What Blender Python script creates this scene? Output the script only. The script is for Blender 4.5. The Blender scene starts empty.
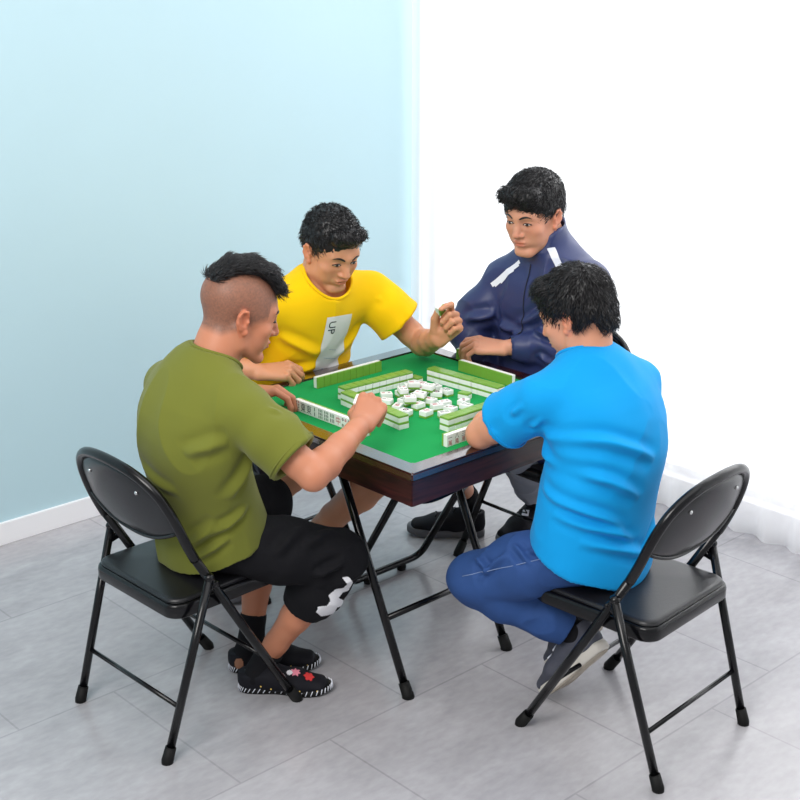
import bpy, bmesh, math, random
import numpy as np
from mathutils import Vector, Matrix
from mathutils.bvhtree import BVHTree
random.seed(7); rng = np.random.default_rng(11)
scene = bpy.context.scene
COL = scene.collection
PI = math.pi

# ------------------------------------------------------------------ camera
cam_d = bpy.data.cameras.new('camera'); cam = bpy.data.objects.new('camera', cam_d); COL.objects.link(cam)
cam.location = (0, 0, 2.044); cam.rotation_euler = (math.radians(90 - 18.503), 0, 0)
cam_d.sensor_width = 36; cam_d.lens = 36 * 1338.08 / 800; cam_d.clip_end = 60
scene.camera = cam

# ------------------------------------------------------------------ world, lamps, exposure
scene.view_settings.view_transform = 'Standard'; scene.view_settings.look = 'None'
scene.view_settings.gamma = 1; scene.view_settings.use_curve_mapping = False
scene.view_settings.exposure = 0.15
TA = 0.7492                                    # the table and the walls share this heading
Cx, Cy = 0.0536, 3.8327
U = Vector((math.cos(TA), math.sin(TA), 0)); V = Vector((-math.sin(TA), math.cos(TA), 0)); Z = Vector((0, 0, 1))
CT = Vector((Cx, Cy, 0))
def W(a, b, z=0.0): return CT + U * a + V * b + Z * z   # room axes centred under the table

world = bpy.data.worlds.new('sky'); scene.world = world; world.use_nodes = True
wn = world.node_tree; wn.nodes.clear()
wo = wn.nodes.new('ShaderNodeOutputWorld'); bg = wn.nodes.new('ShaderNodeBackground')
tc = wn.nodes.new('ShaderNodeTexCoord'); dp = wn.nodes.new('ShaderNodeVectorMath'); dp.operation = 'DOT_PRODUCT'
dp.inputs[1].default_value = U
mr = wn.nodes.new('ShaderNodeMapRange'); mr.inputs[1].default_value = 0.1; mr.inputs[2].default_value = 0.7
mr.inputs[3].default_value = 0.50; mr.inputs[4].default_value = 1.75
wn.links.new(tc.outputs['Generated'], dp.inputs[0]); wn.links.new(dp.outputs['Value'], mr.inputs[0])
wn.links.new(mr.outputs[0], bg.inputs['Strength']); bg.inputs['Color'].default_value = (0.96, 0.98, 1, 1)
wn.links.new(bg.outputs[0], wo.inputs[0])

def area(name, loc, target, size, power, color=(1, 1, 1), sy=None):
    d = bpy.data.lights.new(name, 'AREA'); d.shape = 'RECTANGLE'; d.size = size; d.size_y = sy or size
    d.energy = power; d.color = color
    o = bpy.data.objects.new(name, d); COL.objects.link(o); o.location = loc
    o.rotation_euler = (Vector(target) - Vector(loc)).to_track_quat('-Z', 'Y').to_euler()
    return o
area('added_key', (-1.6, 0.3, 3.6), W(0, 0, 0.7), 2.0, 130, (1, 0.98, 0.95))  # unseen area light added above left of the camera to brighten the group
area('added_overhead_fill', (0.6, 2.6, 3.9), W(0, 0, 0.5), 3.2, 40)  # broad overhead fill, added to light the scene; not a fixture of the room
area('window_daylight', W(2.6, -0.5, 2.6), W(0, -0.1, 0.4), 2.2, 70, (1, 1, 1))

# ------------------------------------------------------------------ materials
def nodes(m):
    m.use_nodes = True; nt = m.node_tree; return nt, nt.nodes['Principled BSDF']
def mat(name, col, rough=0.5, metal=0.0, spec=0.5, bump=0.0, bscale=200, var=0.0, vscale=8, coat=0.0, sheen=0.0, attr=None, sss=0.0, stretch=None):
    m = bpy.data.materials.new(name); nt, b = nodes(m)
    b.inputs['Base Color'].default_value = (*col, 1); b.inputs['Roughness'].default_value = rough
    b.inputs['Metallic'].default_value = metal; b.inputs['Specular IOR Level'].default_value = spec
    b.inputs['Coat Weight'].default_value = coat; b.inputs['Sheen Weight'].default_value = sheen
    if sss: b.inputs['Subsurface Weight'].default_value = sss; b.inputs['Subsurface Radius'].default_value = (0.012, 0.005, 0.003); b.inputs['Subsurface Scale'].default_value = 1.0
    t = nt.nodes.new('ShaderNodeTexCoord'); mp = nt.nodes.new('ShaderNodeMapping'); nt.links.new(t.outputs['Object'], mp.inputs[0])
    if stretch: mp.inputs['Scale'].default_value = stretch
    src = None
    if attr:
        a = nt.nodes.new('ShaderNodeAttribute'); a.attribute_name = attr; src = a.outputs['Color']
        nt.links.new(src, b.inputs['Base Color'])
    if var:
        n = nt.nodes.new('ShaderNodeTexNoise'); n.inputs['Scale'].default_value = vscale; n.inputs['Detail'].default_value = 5
        nt.links.new(mp.outputs[0], n.inputs['Vector'])
        r = nt.nodes.new('ShaderNodeMapRange'); r.inputs[3].default_value = 1 - var; r.inputs[4].default_value = 1 + var
        nt.links.new(n.outputs[0], r.inputs[0])
        mx = nt.nodes.new('ShaderNodeVectorMath'); mx.operation = 'SCALE'
        if src: nt.links.new(src, mx.inputs[0])
        else: mx.inputs[0].default_value = col
        nt.links.new(r.outputs[0], mx.inputs['Scale']); nt.links.new(mx.outputs[0], b.inputs['Base Color'])
    if bump:
        n = nt.nodes.new('ShaderNodeTexNoise'); n.inputs['Scale'].default_value = bscale; n.inputs['Detail'].default_value = 4
        nt.links.new(mp.outputs[0], n.inputs['Vector'])
        bp = nt.nodes.new('ShaderNodeBump'); bp.inputs['Strength'].default_value = bump; bp.inputs['Distance'].default_value = 0.002
        nt.links.new(n.outputs[0], bp.inputs['Height']); nt.links.new(bp.outputs[0], b.inputs['Normal'])
    return m
def srgb(r, g, b):
    f = lambda c: (c / 255 / 12.92) if c / 255 <= 0.04045 else ((c / 255 + 0.055) / 1.055) ** 2.4
    return (f(r), f(g), f(b))
M = {}
M['paint_blue'] = mat('wall paint', srgb(178, 207, 216), 0.6, bump=0.05, bscale=300, var=0.03, vscale=1.5)
M['paint_white'] = mat('white trim', srgb(235, 235, 238), 0.45)
M['black_metal'] = mat('black enamel', (0.003, 0.003, 0.004), 0.2, spec=0.35)
M['panel_metal'] = mat('back panel sheet', (0.006, 0.006, 0.008), 0.25, spec=0.4)
M['vinyl'] = mat('black vinyl', (0.008, 0.008, 0.010), 0.36, spec=0.45, bump=0.25, bscale=260)
M['rubber'] = mat('rubber', (0.006, 0.006, 0.006), 0.6, spec=0.2)
M['chrome'] = mat('steel', (0.6, 0.6, 0.6), 0.25, metal=1)
M['felt'] = mat('green felt', srgb(32, 150, 80), 0.9, spec=0.1, bump=0.3, bscale=900, var=0.05, vscale=300)
M['tile_white'] = mat('tile white', srgb(240, 240, 238), 0.25, spec=0.5)
M['tile_green'] = mat('tile green', srgb(120, 165, 62), 0.3, spec=0.5)
M['ink_black'] = mat('ink black', (0.01, 0.015, 0.03), 0.5); M['ink_red'] = mat('ink red', (0.45, 0.01, 0.03), 0.5)
M['ink_green'] = mat('ink green', (0.01, 0.13, 0.05), 0.5)
M['skin'] = mat('skin', (0.6, 0.35, 0.25), 0.48, spec=0.35, attr='Col', sss=0.12, bump=0.06, bscale=300)
M['hair'] = mat('black hair', (0.010, 0.009, 0.010), 0.42, spec=0.45)
M['olive'] = mat('olive cotton', srgb(108, 112, 44), 0.85, spec=0.15, sheen=0.1, bump=0.15, bscale=700, var=0.05, vscale=6)
M['yellow'] = mat('yellow cotton', srgb(246, 198, 10), 0.85, spec=0.15, sheen=0.05, bump=0.15, bscale=700)
M['blue'] = mat('blue cotton', srgb(4, 150, 218), 0.8, spec=0.2, sheen=0.05, bump=0.15, bscale=700)
M['navy'] = mat('navy nylon', srgb(44, 54, 98), 0.42, spec=0.4, bump=0.1, bscale=200)
M['stripe'] = mat('white stripe', srgb(225, 228, 238), 0.5)
M['black_cloth'] = mat('black cotton', (0.008, 0.008, 0.010), 0.85, spec=0.15, bump=0.2, bscale=500)
M['dark_cloth'] = mat('dark cloth', (0.02, 0.022, 0.035), 0.8, spec=0.2)
M['grey_cloth'] = mat('grey cotton', srgb(132, 136, 146), 0.85, spec=0.15, bump=0.2, bscale=500, var=0.08, vscale=25)
M['denim'] = mat('denim', srgb(46, 76, 130), 0.75, spec=0.2, bump=0.25, bscale=600, var=0.22, vscale=14)
M['seam'] = mat('seam thread', srgb(120, 140, 178), 0.8)
M['shoe_black'] = mat('black shoe', (0.008, 0.008, 0.012), 0.7, spec=0.2, bump=0.3, bscale=350)
M['shoe_grey'] = mat('grey shoe', srgb(66, 68, 80), 0.7, bump=0.4, bscale=300, var=0.15, vscale=60)
M['sole_grey'] = mat('grey sole', srgb(96, 96, 100), 0.6)
M['sole_white'] = mat('white sole', srgb(205, 200, 192), 0.65, bump=0.4, bscale=250)
M['sole_tan'] = mat('worn outsole', srgb(170, 160, 146), 0.7, bump=0.6, bscale=220, var=0.15, vscale=60)
M['print_white'] = mat('white print', srgb(228, 228, 232), 0.7)
M['pink'] = mat('pink patch', srgb(232, 140, 160), 0.7); M['red'] = mat('red patch', srgb(205, 50, 50), 0.7)
M['tan'] = mat('tan patch', srgb(150, 105, 80), 0.7); M['gold'] = mat('yellow dot', srgb(225, 190, 90), 0.5)
M['eye_white'] = mat('eye white', srgb(225, 220, 215), 0.2); M['eye_dark'] = mat('iris', (0.02, 0.012, 0.01), 0.15)
M['flesh_dark'] = M['eye_dark']

def floor_mat():
    m = bpy.data.materials.new('stone look floor tiles'); nt, b = nodes(m); L = nt.links
    t = nt.nodes.new('ShaderNodeTexCoord')
    def noise(sc, det, stretch=(1, 1, 1), dist=0.0):
        mp = nt.nodes.new('ShaderNodeMapping'); mp.inputs['Scale'].default_value = stretch; L.new(t.outputs['Object'], mp.inputs[0])
        n = nt.nodes.new('ShaderNodeTexNoise'); n.inputs['Scale'].default_value = sc; n.inputs['Detail'].default_value = det
        n.inputs['Distortion'].default_value = dist; L.new(mp.outputs[0], n.inputs['Vector']); return n
    br = nt.nodes.new('ShaderNodeTexBrick'); mp = nt.nodes.new('ShaderNodeMapping')
    mp.inputs['Location'].default_value = (0.325 + 0.30, 0.31 + 0.62 * 4, 0); L.new(t.outputs['Object'], mp.inputs[0]); L.new(mp.outputs[0], br.inputs['Vector'])
    br.inputs['Scale'].default_value = 1; br.inputs['Brick Width'].default_value = 0.60; br.inputs['Row Height'].default_value = 0.62
    br.inputs['Mortar Size'].default_value = 0.0035; br.inputs['Mortar Smooth'].default_value = 0.3
    br.inputs['Color1'].default_value = (1, 1, 1, 1); br.inputs['Color2'].default_value = (0.93, 0.93, 0.93, 1); br.inputs['Mortar'].default_value = (0.78, 0.78, 0.78, 1)
    n1 = noise(3.2, 8, (1, 2.2, 1), 0.6); n2 = noise(30, 10, (0.8, 1.5, 1), 0.15)
    r1 = nt.nodes.new('ShaderNodeMapRange'); r1.inputs[1].default_value = 0.3; r1.inputs[2].default_value = 0.7; r1.inputs[3].default_value = 0.87; r1.inputs[4].default_value = 1.10; L.new(n1.outputs[0], r1.inputs[0])
    r2 = nt.nodes.new('ShaderNodeMapRange'); r2.inputs[1].default_value = 0.3; r2.inputs[2].default_value = 0.7; r2.inputs[3].default_value = 0.93; r2.inputs[4].default_value = 1.07; L.new(n2.outputs[0], r2.inputs[0])
    mu = nt.nodes.new('ShaderNodeMath'); mu.operation = 'MULTIPLY'; L.new(r1.outputs[0], mu.inputs[0]); L.new(r2.outputs[0], mu.inputs[1])
    c = nt.nodes.new('ShaderNodeVectorMath'); c.operation = 'SCALE'; c.inputs[0].default_value = srgb(172, 170, 174); L.new(mu.outputs[0], c.inputs['Scale'])
    c2 = nt.nodes.new('ShaderNodeVectorMath'); c2.operation = 'MULTIPLY'; L.new(c.outputs[0], c2.inputs[0]); L.new(br.outputs['Color'], c2.inputs[1])
    L.new(c2.outputs[0], b.inputs['Base Color'])
    rr = nt.nodes.new('ShaderNodeMapRange'); rr.inputs[3].default_value = 0.15; rr.inputs[4].default_value = 0.28; L.new(n2.outputs[0], rr.inputs[0]); L.new(rr.outputs[0], b.inputs['Roughness'])
    b.inputs['Specular IOR Level'].default_value = 0.55
    bp = nt.nodes.new('ShaderNodeBump'); bp.inputs['Strength'].default_value = 0.12; bp.inputs['Distance'].default_value = 0.002; L.new(n2.outputs[0], bp.inputs['Height']); L.new(bp.outputs[0], b.inputs['Normal'])
    return m
M['floor'] = floor_mat()
def wood_mat():
    m = mat('dark lacquered wood', (0.03, 0.008, 0.008), 0.18, spec=0.9, coat=1.0); nt = m.node_tree; b = nt.nodes['Principled BSDF']; b.inputs['Coat IOR'].default_value = 1.75; b.inputs['Coat Roughness'].default_value = 0.08
    t = nt.nodes.new('ShaderNodeTexCoord'); mp = nt.nodes.new('ShaderNodeMapping'); mp.inputs['Scale'].default_value = (2, 2, 22); nt.links.new(t.outputs['Object'], mp.inputs[0])
    n = nt.nodes.new('ShaderNodeTexNoise'); n.inputs['Scale'].default_value = 3; n.inputs['Detail'].default_value = 6; n.inputs['Distortion'].default_value = 0.8
    nt.links.new(mp.outputs[0], n.inputs['Vector'])
    cr = nt.nodes.new('ShaderNodeValToRGB'); cr.color_ramp.elements[0].color = (0.012, 0.004, 0.005, 1); cr.color_ramp.elements[0].position = 0.35
    cr.color_ramp.elements[1].color = (0.055, 0.013, 0.012, 1); cr.color_ramp.elements[1].position = 0.7
    nt.links.new(n.outputs[0], cr.inputs[0]); nt.links.new(cr.outputs[0], b.inputs['Base Color']); return m
M['wood'] = wood_mat()
M['wood_side'] = wood_mat(); _b = M['wood_side'].node_tree.nodes['Principled BSDF']; _b.inputs['Coat Weight'].default_value = 0.25; _b.inputs['Coat IOR'].default_value = 1.45; _b.inputs['Specular IOR Level'].default_value = 0.35; _b.inputs['Roughness'].default_value = 0.3
def curtain_mat():
    m = bpy.data.materials.new('sheer white voile'); nt, b = nodes(m); L = nt.links; out = nt.nodes['Material Output']
    nt.nodes.remove(b)
    tr = nt.nodes.new('ShaderNodeBsdfTranslucent'); tr.inputs[0].default_value = (0.97, 0.97, 0.98, 1)
    di = nt.nodes.new('ShaderNodeBsdfDiffuse'); di.inputs[0].default_value = (0.93, 0.93, 0.95, 1)
    tp = nt.nodes.new('ShaderNodeBsdfTransparent')
    m1 = nt.nodes.new('ShaderNodeMixShader'); m1.inputs[0].default_value = 0.45; L.new(tr.outputs[0], m1.inputs[1]); L.new(di.outputs[0], m1.inputs[2])
    lw = nt.nodes.new('ShaderNodeLayerWeight'); lw.inputs[0].default_value = 0.25
    r = nt.nodes.new('ShaderNodeMapRange'); r.inputs[3].default_value = 0.55; r.inputs[4].default_value = 0.95; L.new(lw.outputs['Facing'], r.inputs[0])
    m2 = nt.nodes.new('ShaderNodeMixShader'); L.new(r.outputs[0], m2.inputs[0]); L.new(tp.outputs[0], m2.inputs[1]); L.new(m1.outputs[0], m2.inputs[2])
    L.new(m2.outputs[0], out.inputs[0]); return m
M['curtain'] = curtain_mat()
gl = bpy.data.materials.new('clear glass'); M['glass'] = gl; gl.use_nodes = True
_n = gl.node_tree; _n.nodes.clear(); _o = _n.nodes.new('ShaderNodeOutputMaterial'); _t = _n.nodes.new('ShaderNodeBsdfTransparent'); _g = _n.nodes.new('ShaderNodeBsdfGlossy'); _m = _n.nodes.new('ShaderNodeMixShader')
_g.inputs['Roughness'].default_value = 0.02; _m.inputs[0].default_value = 0.06; _n.links.new(_t.outputs[0], _m.inputs[1]); _n.links.new(_g.outputs[0], _m.inputs[2]); _n.links.new(_m.outputs[0], _o.inputs[0])

# ------------------------------------------------------------------ helpers
def tag(o, label=None, cat=None, group=None, kind=None):
    if label: o['label'] = label
    if cat: o['category'] = cat
    if group: o['group'] = group
    if kind: o['kind'] = kind
    return o
def empty(name, mw=None, loc=(0, 0, 0), rz=0):
    o = bpy.data.objects.new(name, None); COL.objects.link(o); o.empty_display_size = 0.1
    o.location = loc; o.rotation_euler = (0, 0, rz); return o
class MB:
    """collects shapes and links them as one mesh object"""
    def __init__(s): s.v = []; s.f = []; s.sm = []
    def add(s, vs, fs, smooth=True):
        n = len(s.v); s.v += [tuple(p) for p in vs]; s.f += [tuple(i + n for i in f) for f in fs]; s.sm += [smooth] * len(fs); return s
    def box(s, c, d, rot=None, bev=0.0):
        bm = bmesh.new(); bmesh.ops.create_cube(bm, size=1)
        for v in bm.verts: v.co = Vector((v.co.x * d[0], v.co.y * d[1], v.co.z * d[2]))
        if bev: bmesh.ops.bevel(bm, geom=bm.edges[:], offset=bev, segments=2, profile=0.6, affect='EDGES')
        bm.verts.index_update()
        R = rot if rot is not None else Matrix.Identity(3)
        s.add([R @ v.co + Vector(c) for v in bm.verts], [[v.index for v in f.verts] for f in bm.faces], False); bm.free(); return s
    def pipe(s, pts, r, seg=12, cap=True, closed=False, flat=1.0):
        pts = [Vector(p) for p in pts]; n = len(pts); rr = r if hasattr(r, '__len__') else [r] * n
        if n < 2: return s
        T = []
        for i in range(n):
            a = pts[(i - 1) % n] if (closed or i > 0) else pts[i]; b = pts[(i + 1) % n] if (closed or i < n - 1) else pts[i]
            T.append((b - a).normalized())
        N = T[0].orthogonal().normalized(); vs = []; 
        for i in range(n):
            N = (N - T[i] * N.dot(T[i])).normalized(); B = T[i].cross(N)
            for k in range(seg):
                a = 2 * PI * k / seg; vs.append(pts[i] + (N * math.cos(a) + B * math.sin(a) * flat) * rr[i])
        fs = []
        for i in range(n if closed else n - 1):
            j = (i + 1) % n
            for k in range(seg):
                l = (k + 1) % seg; fs.append((i * seg + k, i * seg + l, j * seg + l, j * seg + k))
        s.add(vs, fs)
        if cap and not closed:
            s.add(vs[:seg], [tuple(range(seg))[::-1]], False); s.add(vs[-seg:], [tuple(range(seg))], False)
        return s
    def ball(s, c, r, seg=12, ring=8, rot=None):
        r = r if hasattr(r, '__len__') else (r, r, r); R = rot if rot is not None else Matrix.Identity(3); vs = [];
        for i in range(ring + 1):
            th = PI * i / ring
            for k in range(seg):
                a = 2 * PI * k / seg
                vs.append(R @ Vector((r[0] * math.sin(th) * math.cos(a), r[1] * math.sin(th) * math.sin(a), r[2] * math.cos(th))) + Vector(c))
        fs = [(i * seg + k, (i + 1) * seg + k, (i + 1) * seg + (k + 1) % seg, i * seg + (k + 1) % seg) for i in range(ring) for k in range(seg)]
        return s.add(vs, fs)
    def build(s, name, m, parent=None, xf=None):
        me = bpy.data.meshes.new(name); v = s.v
        if xf is not None: v = [tuple(xf @ Vector(p)) for p in v]
        me.from_pydata(v, [], s.f); me.update()
        me.polygons.foreach_set('use_smooth', s.sm)
        bm = bmesh.new(); bm.from_mesh(me); bmesh.ops.remove_doubles(bm, verts=bm.verts, dist=1e-6); bmesh.ops.recalc_face_normals(bm, faces=bm.faces); bm.to_mesh(me); bm.free()
        me.materials.append(m); o = bpy.data.objects.new(name, me); COL.objects.link(o)
        if parent: o.parent = parent
        return o
def catmull(pts, n=8, closed=False):
    P = [Vector(p) for p in pts]; out = []; m = len(P)
    for i in range(m if closed else m - 1):
        p0 = P[(i - 1) % m] if (closed or i > 0) else P[0]; p1 = P[i]; p2 = P[(i + 1) % m]; p3 = P[(i + 2) % m] if (closed or i < m - 2) else P[-1]
        for k in range(n):
            t = k / n; out.append(0.5 * ((2 * p1) + (p2 - p0) * t + (2 * p0 - 5 * p1 + 4 * p2 - p3) * t * t + (3 * p1 - p0 - 3 * p2 + p3) * t ** 3))
    if not closed: out.append(P[-1])
    return out
def copy_tree(o, parent=None):
    c = o.copy(); COL.objects.link(c)
    if parent: c.parent = parent
    for ch in o.children: copy_tree(ch, c)
    return c

# ------------------------------------------------------------------ the room
RW = Matrix.Translation(CT) @ Matrix.Rotation(TA, 4, 'Z')      # room frame
def room_box(name, a0, a1, b0, b1, z0, z1, m, bev=0.0, kind='structure', parent=None):
    mb = MB(); mb.box(((a0 + a1) / 2, (b0 + b1) / 2, (z0 + z1) / 2), (a1 - a0, b1 - b0, z1 - z0), bev=bev)
    o = mb.build(name, m, parent)
    if not parent: o.matrix_world = RW
    if kind and not parent: o['kind'] = kind
    return o
AR, BL = 1.42, 1.48                                            # window wall and blue wall positions
room_box('floor', -5.6, AR + 0.16, -5.6, BL + 0.15, -0.05, 0, M['floor'])
room_box('wall_left', -5.6, AR + 0.0, BL, BL + 0.15, 0, 3.4, M['paint_blue'])
room_box('baseboard_left', -5.6, AR - 0.001, BL - 0.014, BL, 0, 0.085, M['paint_white'], bev=0.003)
wr = MB()                                                       # window wall: low sill, lintel and two piers round a wide opening
def wb(b0, b1, z0, z1): wr.box((AR + 0.08, (b0 + b1) / 2, (z0 + z1) / 2), (0.16, b1 - b0, z1 - z0))
wb(-5.6, BL + 0.15, 0, 0.11); wb(-5.6, BL + 0.15, 3.1, 3.4); wb(1.455, BL + 0.15, 0.11, 3.1); wb(-5.6, -4.6, 0.11, 3.1)
o = wr.build('wall_right', M['paint_white']); o.matrix_world = RW; o['kind'] = 'structure'
wf = MB()
for b in (1.44, -1.6, -4.585): wf.box((AR + 0.08, b, 1.605), (0.05, 0.03, 2.99))
for z in (0.125, 3.085): wf.box((AR + 0.08, -1.5725, z), (0.05, 6.025, 0.03))
o = wf.build('window_1', M['paint_white']); o.matrix_world = RW; o['kind'] = 'structure'
pn = MB(); pn.box((AR + 0.08, -1.5725, 1.605), (0.006, 6.0, 2.95)); pn.build('pane', M['glass'], o)
# curtain: one sheet of gathered voile hanging to the floor
cv = []; cf = []; nb = 700; nz = 40
b0c, b1c = BL - 0.03, -4.5
for j in range(nz + 1):
    z = 0.022 + (3.25 - 0.022) * j / nz
    for i in range(nb + 1):
        b = b0c + (b1c - b0c) * i / nb; q = b0c - b
        g = 0.55 + 0.45 * math.sin(q * 2.3 + 1.0)
        am = 0.020 * (0.6 + 0.4 * g) * (1.15 - 0.25 * z / 3.25)
        x = AR - 0.085 + am * math.sin(q * 2 * PI / 0.135 + 1.6 * math.sin(q * 3.1) + 0.12 * math.sin(z * 2.2 + q * 2)) + 0.012 * math.sin(q * 4.1 + z * 0.7)
        zz = z + (0.006 * math.sin(q * 9) if j == 0 else 0)
        cv.append((x, b, zz))
for j in range(nz):
    for i in range(nb):
        k = j * (nb + 1) + i; cf.append((k, k + 1, k + nb + 2, k + nb + 1))
mb = MB(); mb.add(cv, cf); o = mb.build('curtain', M['curtain']); o.matrix_world = RW
tag(o, 'sheer white gathered floor-length curtain covering the bright window', 'curtain')
rod = MB(); rod.pipe([(AR - 0.085, BL - 0.02, 3.27), (AR - 0.085, -4.52, 3.27)], 0.012); o = rod.build('curtain_rod', M['paint_white']); o.matrix_world = RW
tag(o, 'white curtain rod carrying the sheer curtain', 'curtain rod')

# ------------------------------------------------------------------ the table
TS = 0.4366; TZ = 0.765
table = empty('mahjong_table', loc=CT, rz=TA)
tag(table, 'square folding mahjong table with dark wood rim and green felt top', 'table')
fr = MB()
def ring(ro, ri, z0, z1, bev, mbx):
    bm = bmesh.new(); L = []
    for r_ in (ro, ri):
        for z in (z0, z1): L.append([bm.verts.new((sx * r_, sy * r_, z)) for sx, sy in ((-1, -1), (1, -1), (1, 1), (-1, 1))])
    ob, ot, ib, it = L
    for k in range(4):
        l = (k + 1) % 4
        bm.faces.new((ob[k], ob[l], ot[l], ot[k])); bm.faces.new((it[k], it[l], ib[l], ib[k]))
        bm.faces.new((ot[k], ot[l], it[l], it[k])); bm.faces.new((ib[k], ib[l], ob[l], ob[k]))
    bmesh.ops.bevel(bm, geom=bm.edges[:], offset=bev, segments=2, affect='EDGES'); bm.verts.index_update()
    mbx.add([v.co for v in bm.verts], [[v.index for v in f.verts] for f in bm.faces], False); bm.free()
ring(TS, TS - 0.058, TZ - 0.022, TZ, 0.004, fr); fr.build('rim', M['wood'], table)
sk = MB(); ring(TS - 0.003, TS - 0.022, TZ - 0.095, TZ - 0.0222, 0.002, sk); sk.build('apron', M['wood_side'], table)
fl = MB(); fl.box((0, 0, TZ - 0.012), (2 * TS - 0.117, 2 * TS - 0.117, 0.014)); fl.build('felt_top', M['felt'], table)
bo = MB(); bo.box((0, 0, TZ - 0.026), (2 * TS - 0.05, 2 * TS - 0.05, 0.013)); bo.build('underside_board', M['wood'], table)
FZ = TZ - 0.005                                                # felt surface
TR = 0.0125
def uframe(a0, a1, bt, bf, loop, cross):
    """a folding leg frame of bent steel tube"""
    top = TZ - 0.05
    mb = MB()
    if loop:   # runs along the floor, bends up both sides
        r = 0.05; dz = 0.0
        dirb = Vector((0, bt - bf, top - 0.0265)).normalized()
        P = [(a0, bt, top)]
        c0 = Vector((a0, bf, 0.0265)); c1 = Vector((a1, bf, 0.0265)); A_ = Vector((1, 0, 0)) * (1 if a1 > a0 else -1)
        arc = lambda c, d1, d2: [c + d1 * r * (1 - t) ** 2 + d2 * r * t ** 2 for t in [i / 8 for i in range(9)]]
        P = [Vector((a0, bt, top))] + arc(c0, dirb, A_) + arc(c1, -A_, dirb) + [Vector((a1, bt, top))]
        mb.pipe(P, TR); mb.build('leg_frame', M['black_metal'], table)
        for x in (a0 + 0.09, a1 - 0.09):
            rb = MB(); rb.pipe([(x, bf, 0.0), (x, bf, 0.012), (x, bf, 0.03)], [0.015, 0.017, 0.015]); rb.build('rubber_foot', M['rubber'], table)
    else:
        for a in (a0, a1):
            lg = MB(); lg.pipe([(a, bt, top), (a, bf + (bt - bf) * 0.03, 0.03 * top)], TR); lo = lg.build('leg', M['black_metal'], table)
            d = Vector((0, bt - bf, top)).normalized()
            rb = MB(); rb.pipe([Vector((a, bf, 0.0)), Vector((a, bf, 0.006)), Vector((a, bf, 0.0)) + d * 0.045], [0.019, 0.018, 0.0165]); rb.build('rubber_foot', M['rubber'], lo)
    for t in cross:
        cb = MB(); cb.pipe([(a0, bf + (bt - bf) * t, top * t + (0.0 if not loop else 0.02)), (a1, bf + (bt - bf) * t, top * t + (0.0 if not loop else 0.02))], 0.0095); cb.build('crossbar', M['black_metal'], table)
uframe(-0.3175, 0.10, 0.03, -0.297, False, (0.30,))
uframe(0.0, 0.335, -0.09, 0.335, True, ())
lp = MB(); lp.pipe(catmull([(-0.29, -0.25, 0.70), (-0.31, -0.30, 0.635), (-0.27, -0.335, 0.615), (-0.10, -0.345, 0.635), (0.10, -0.345, 0.65), (0.13, -0.30, 0.70)], 8), 0.0085); lp.build('locking_rod', M['black_metal'], table)

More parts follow.
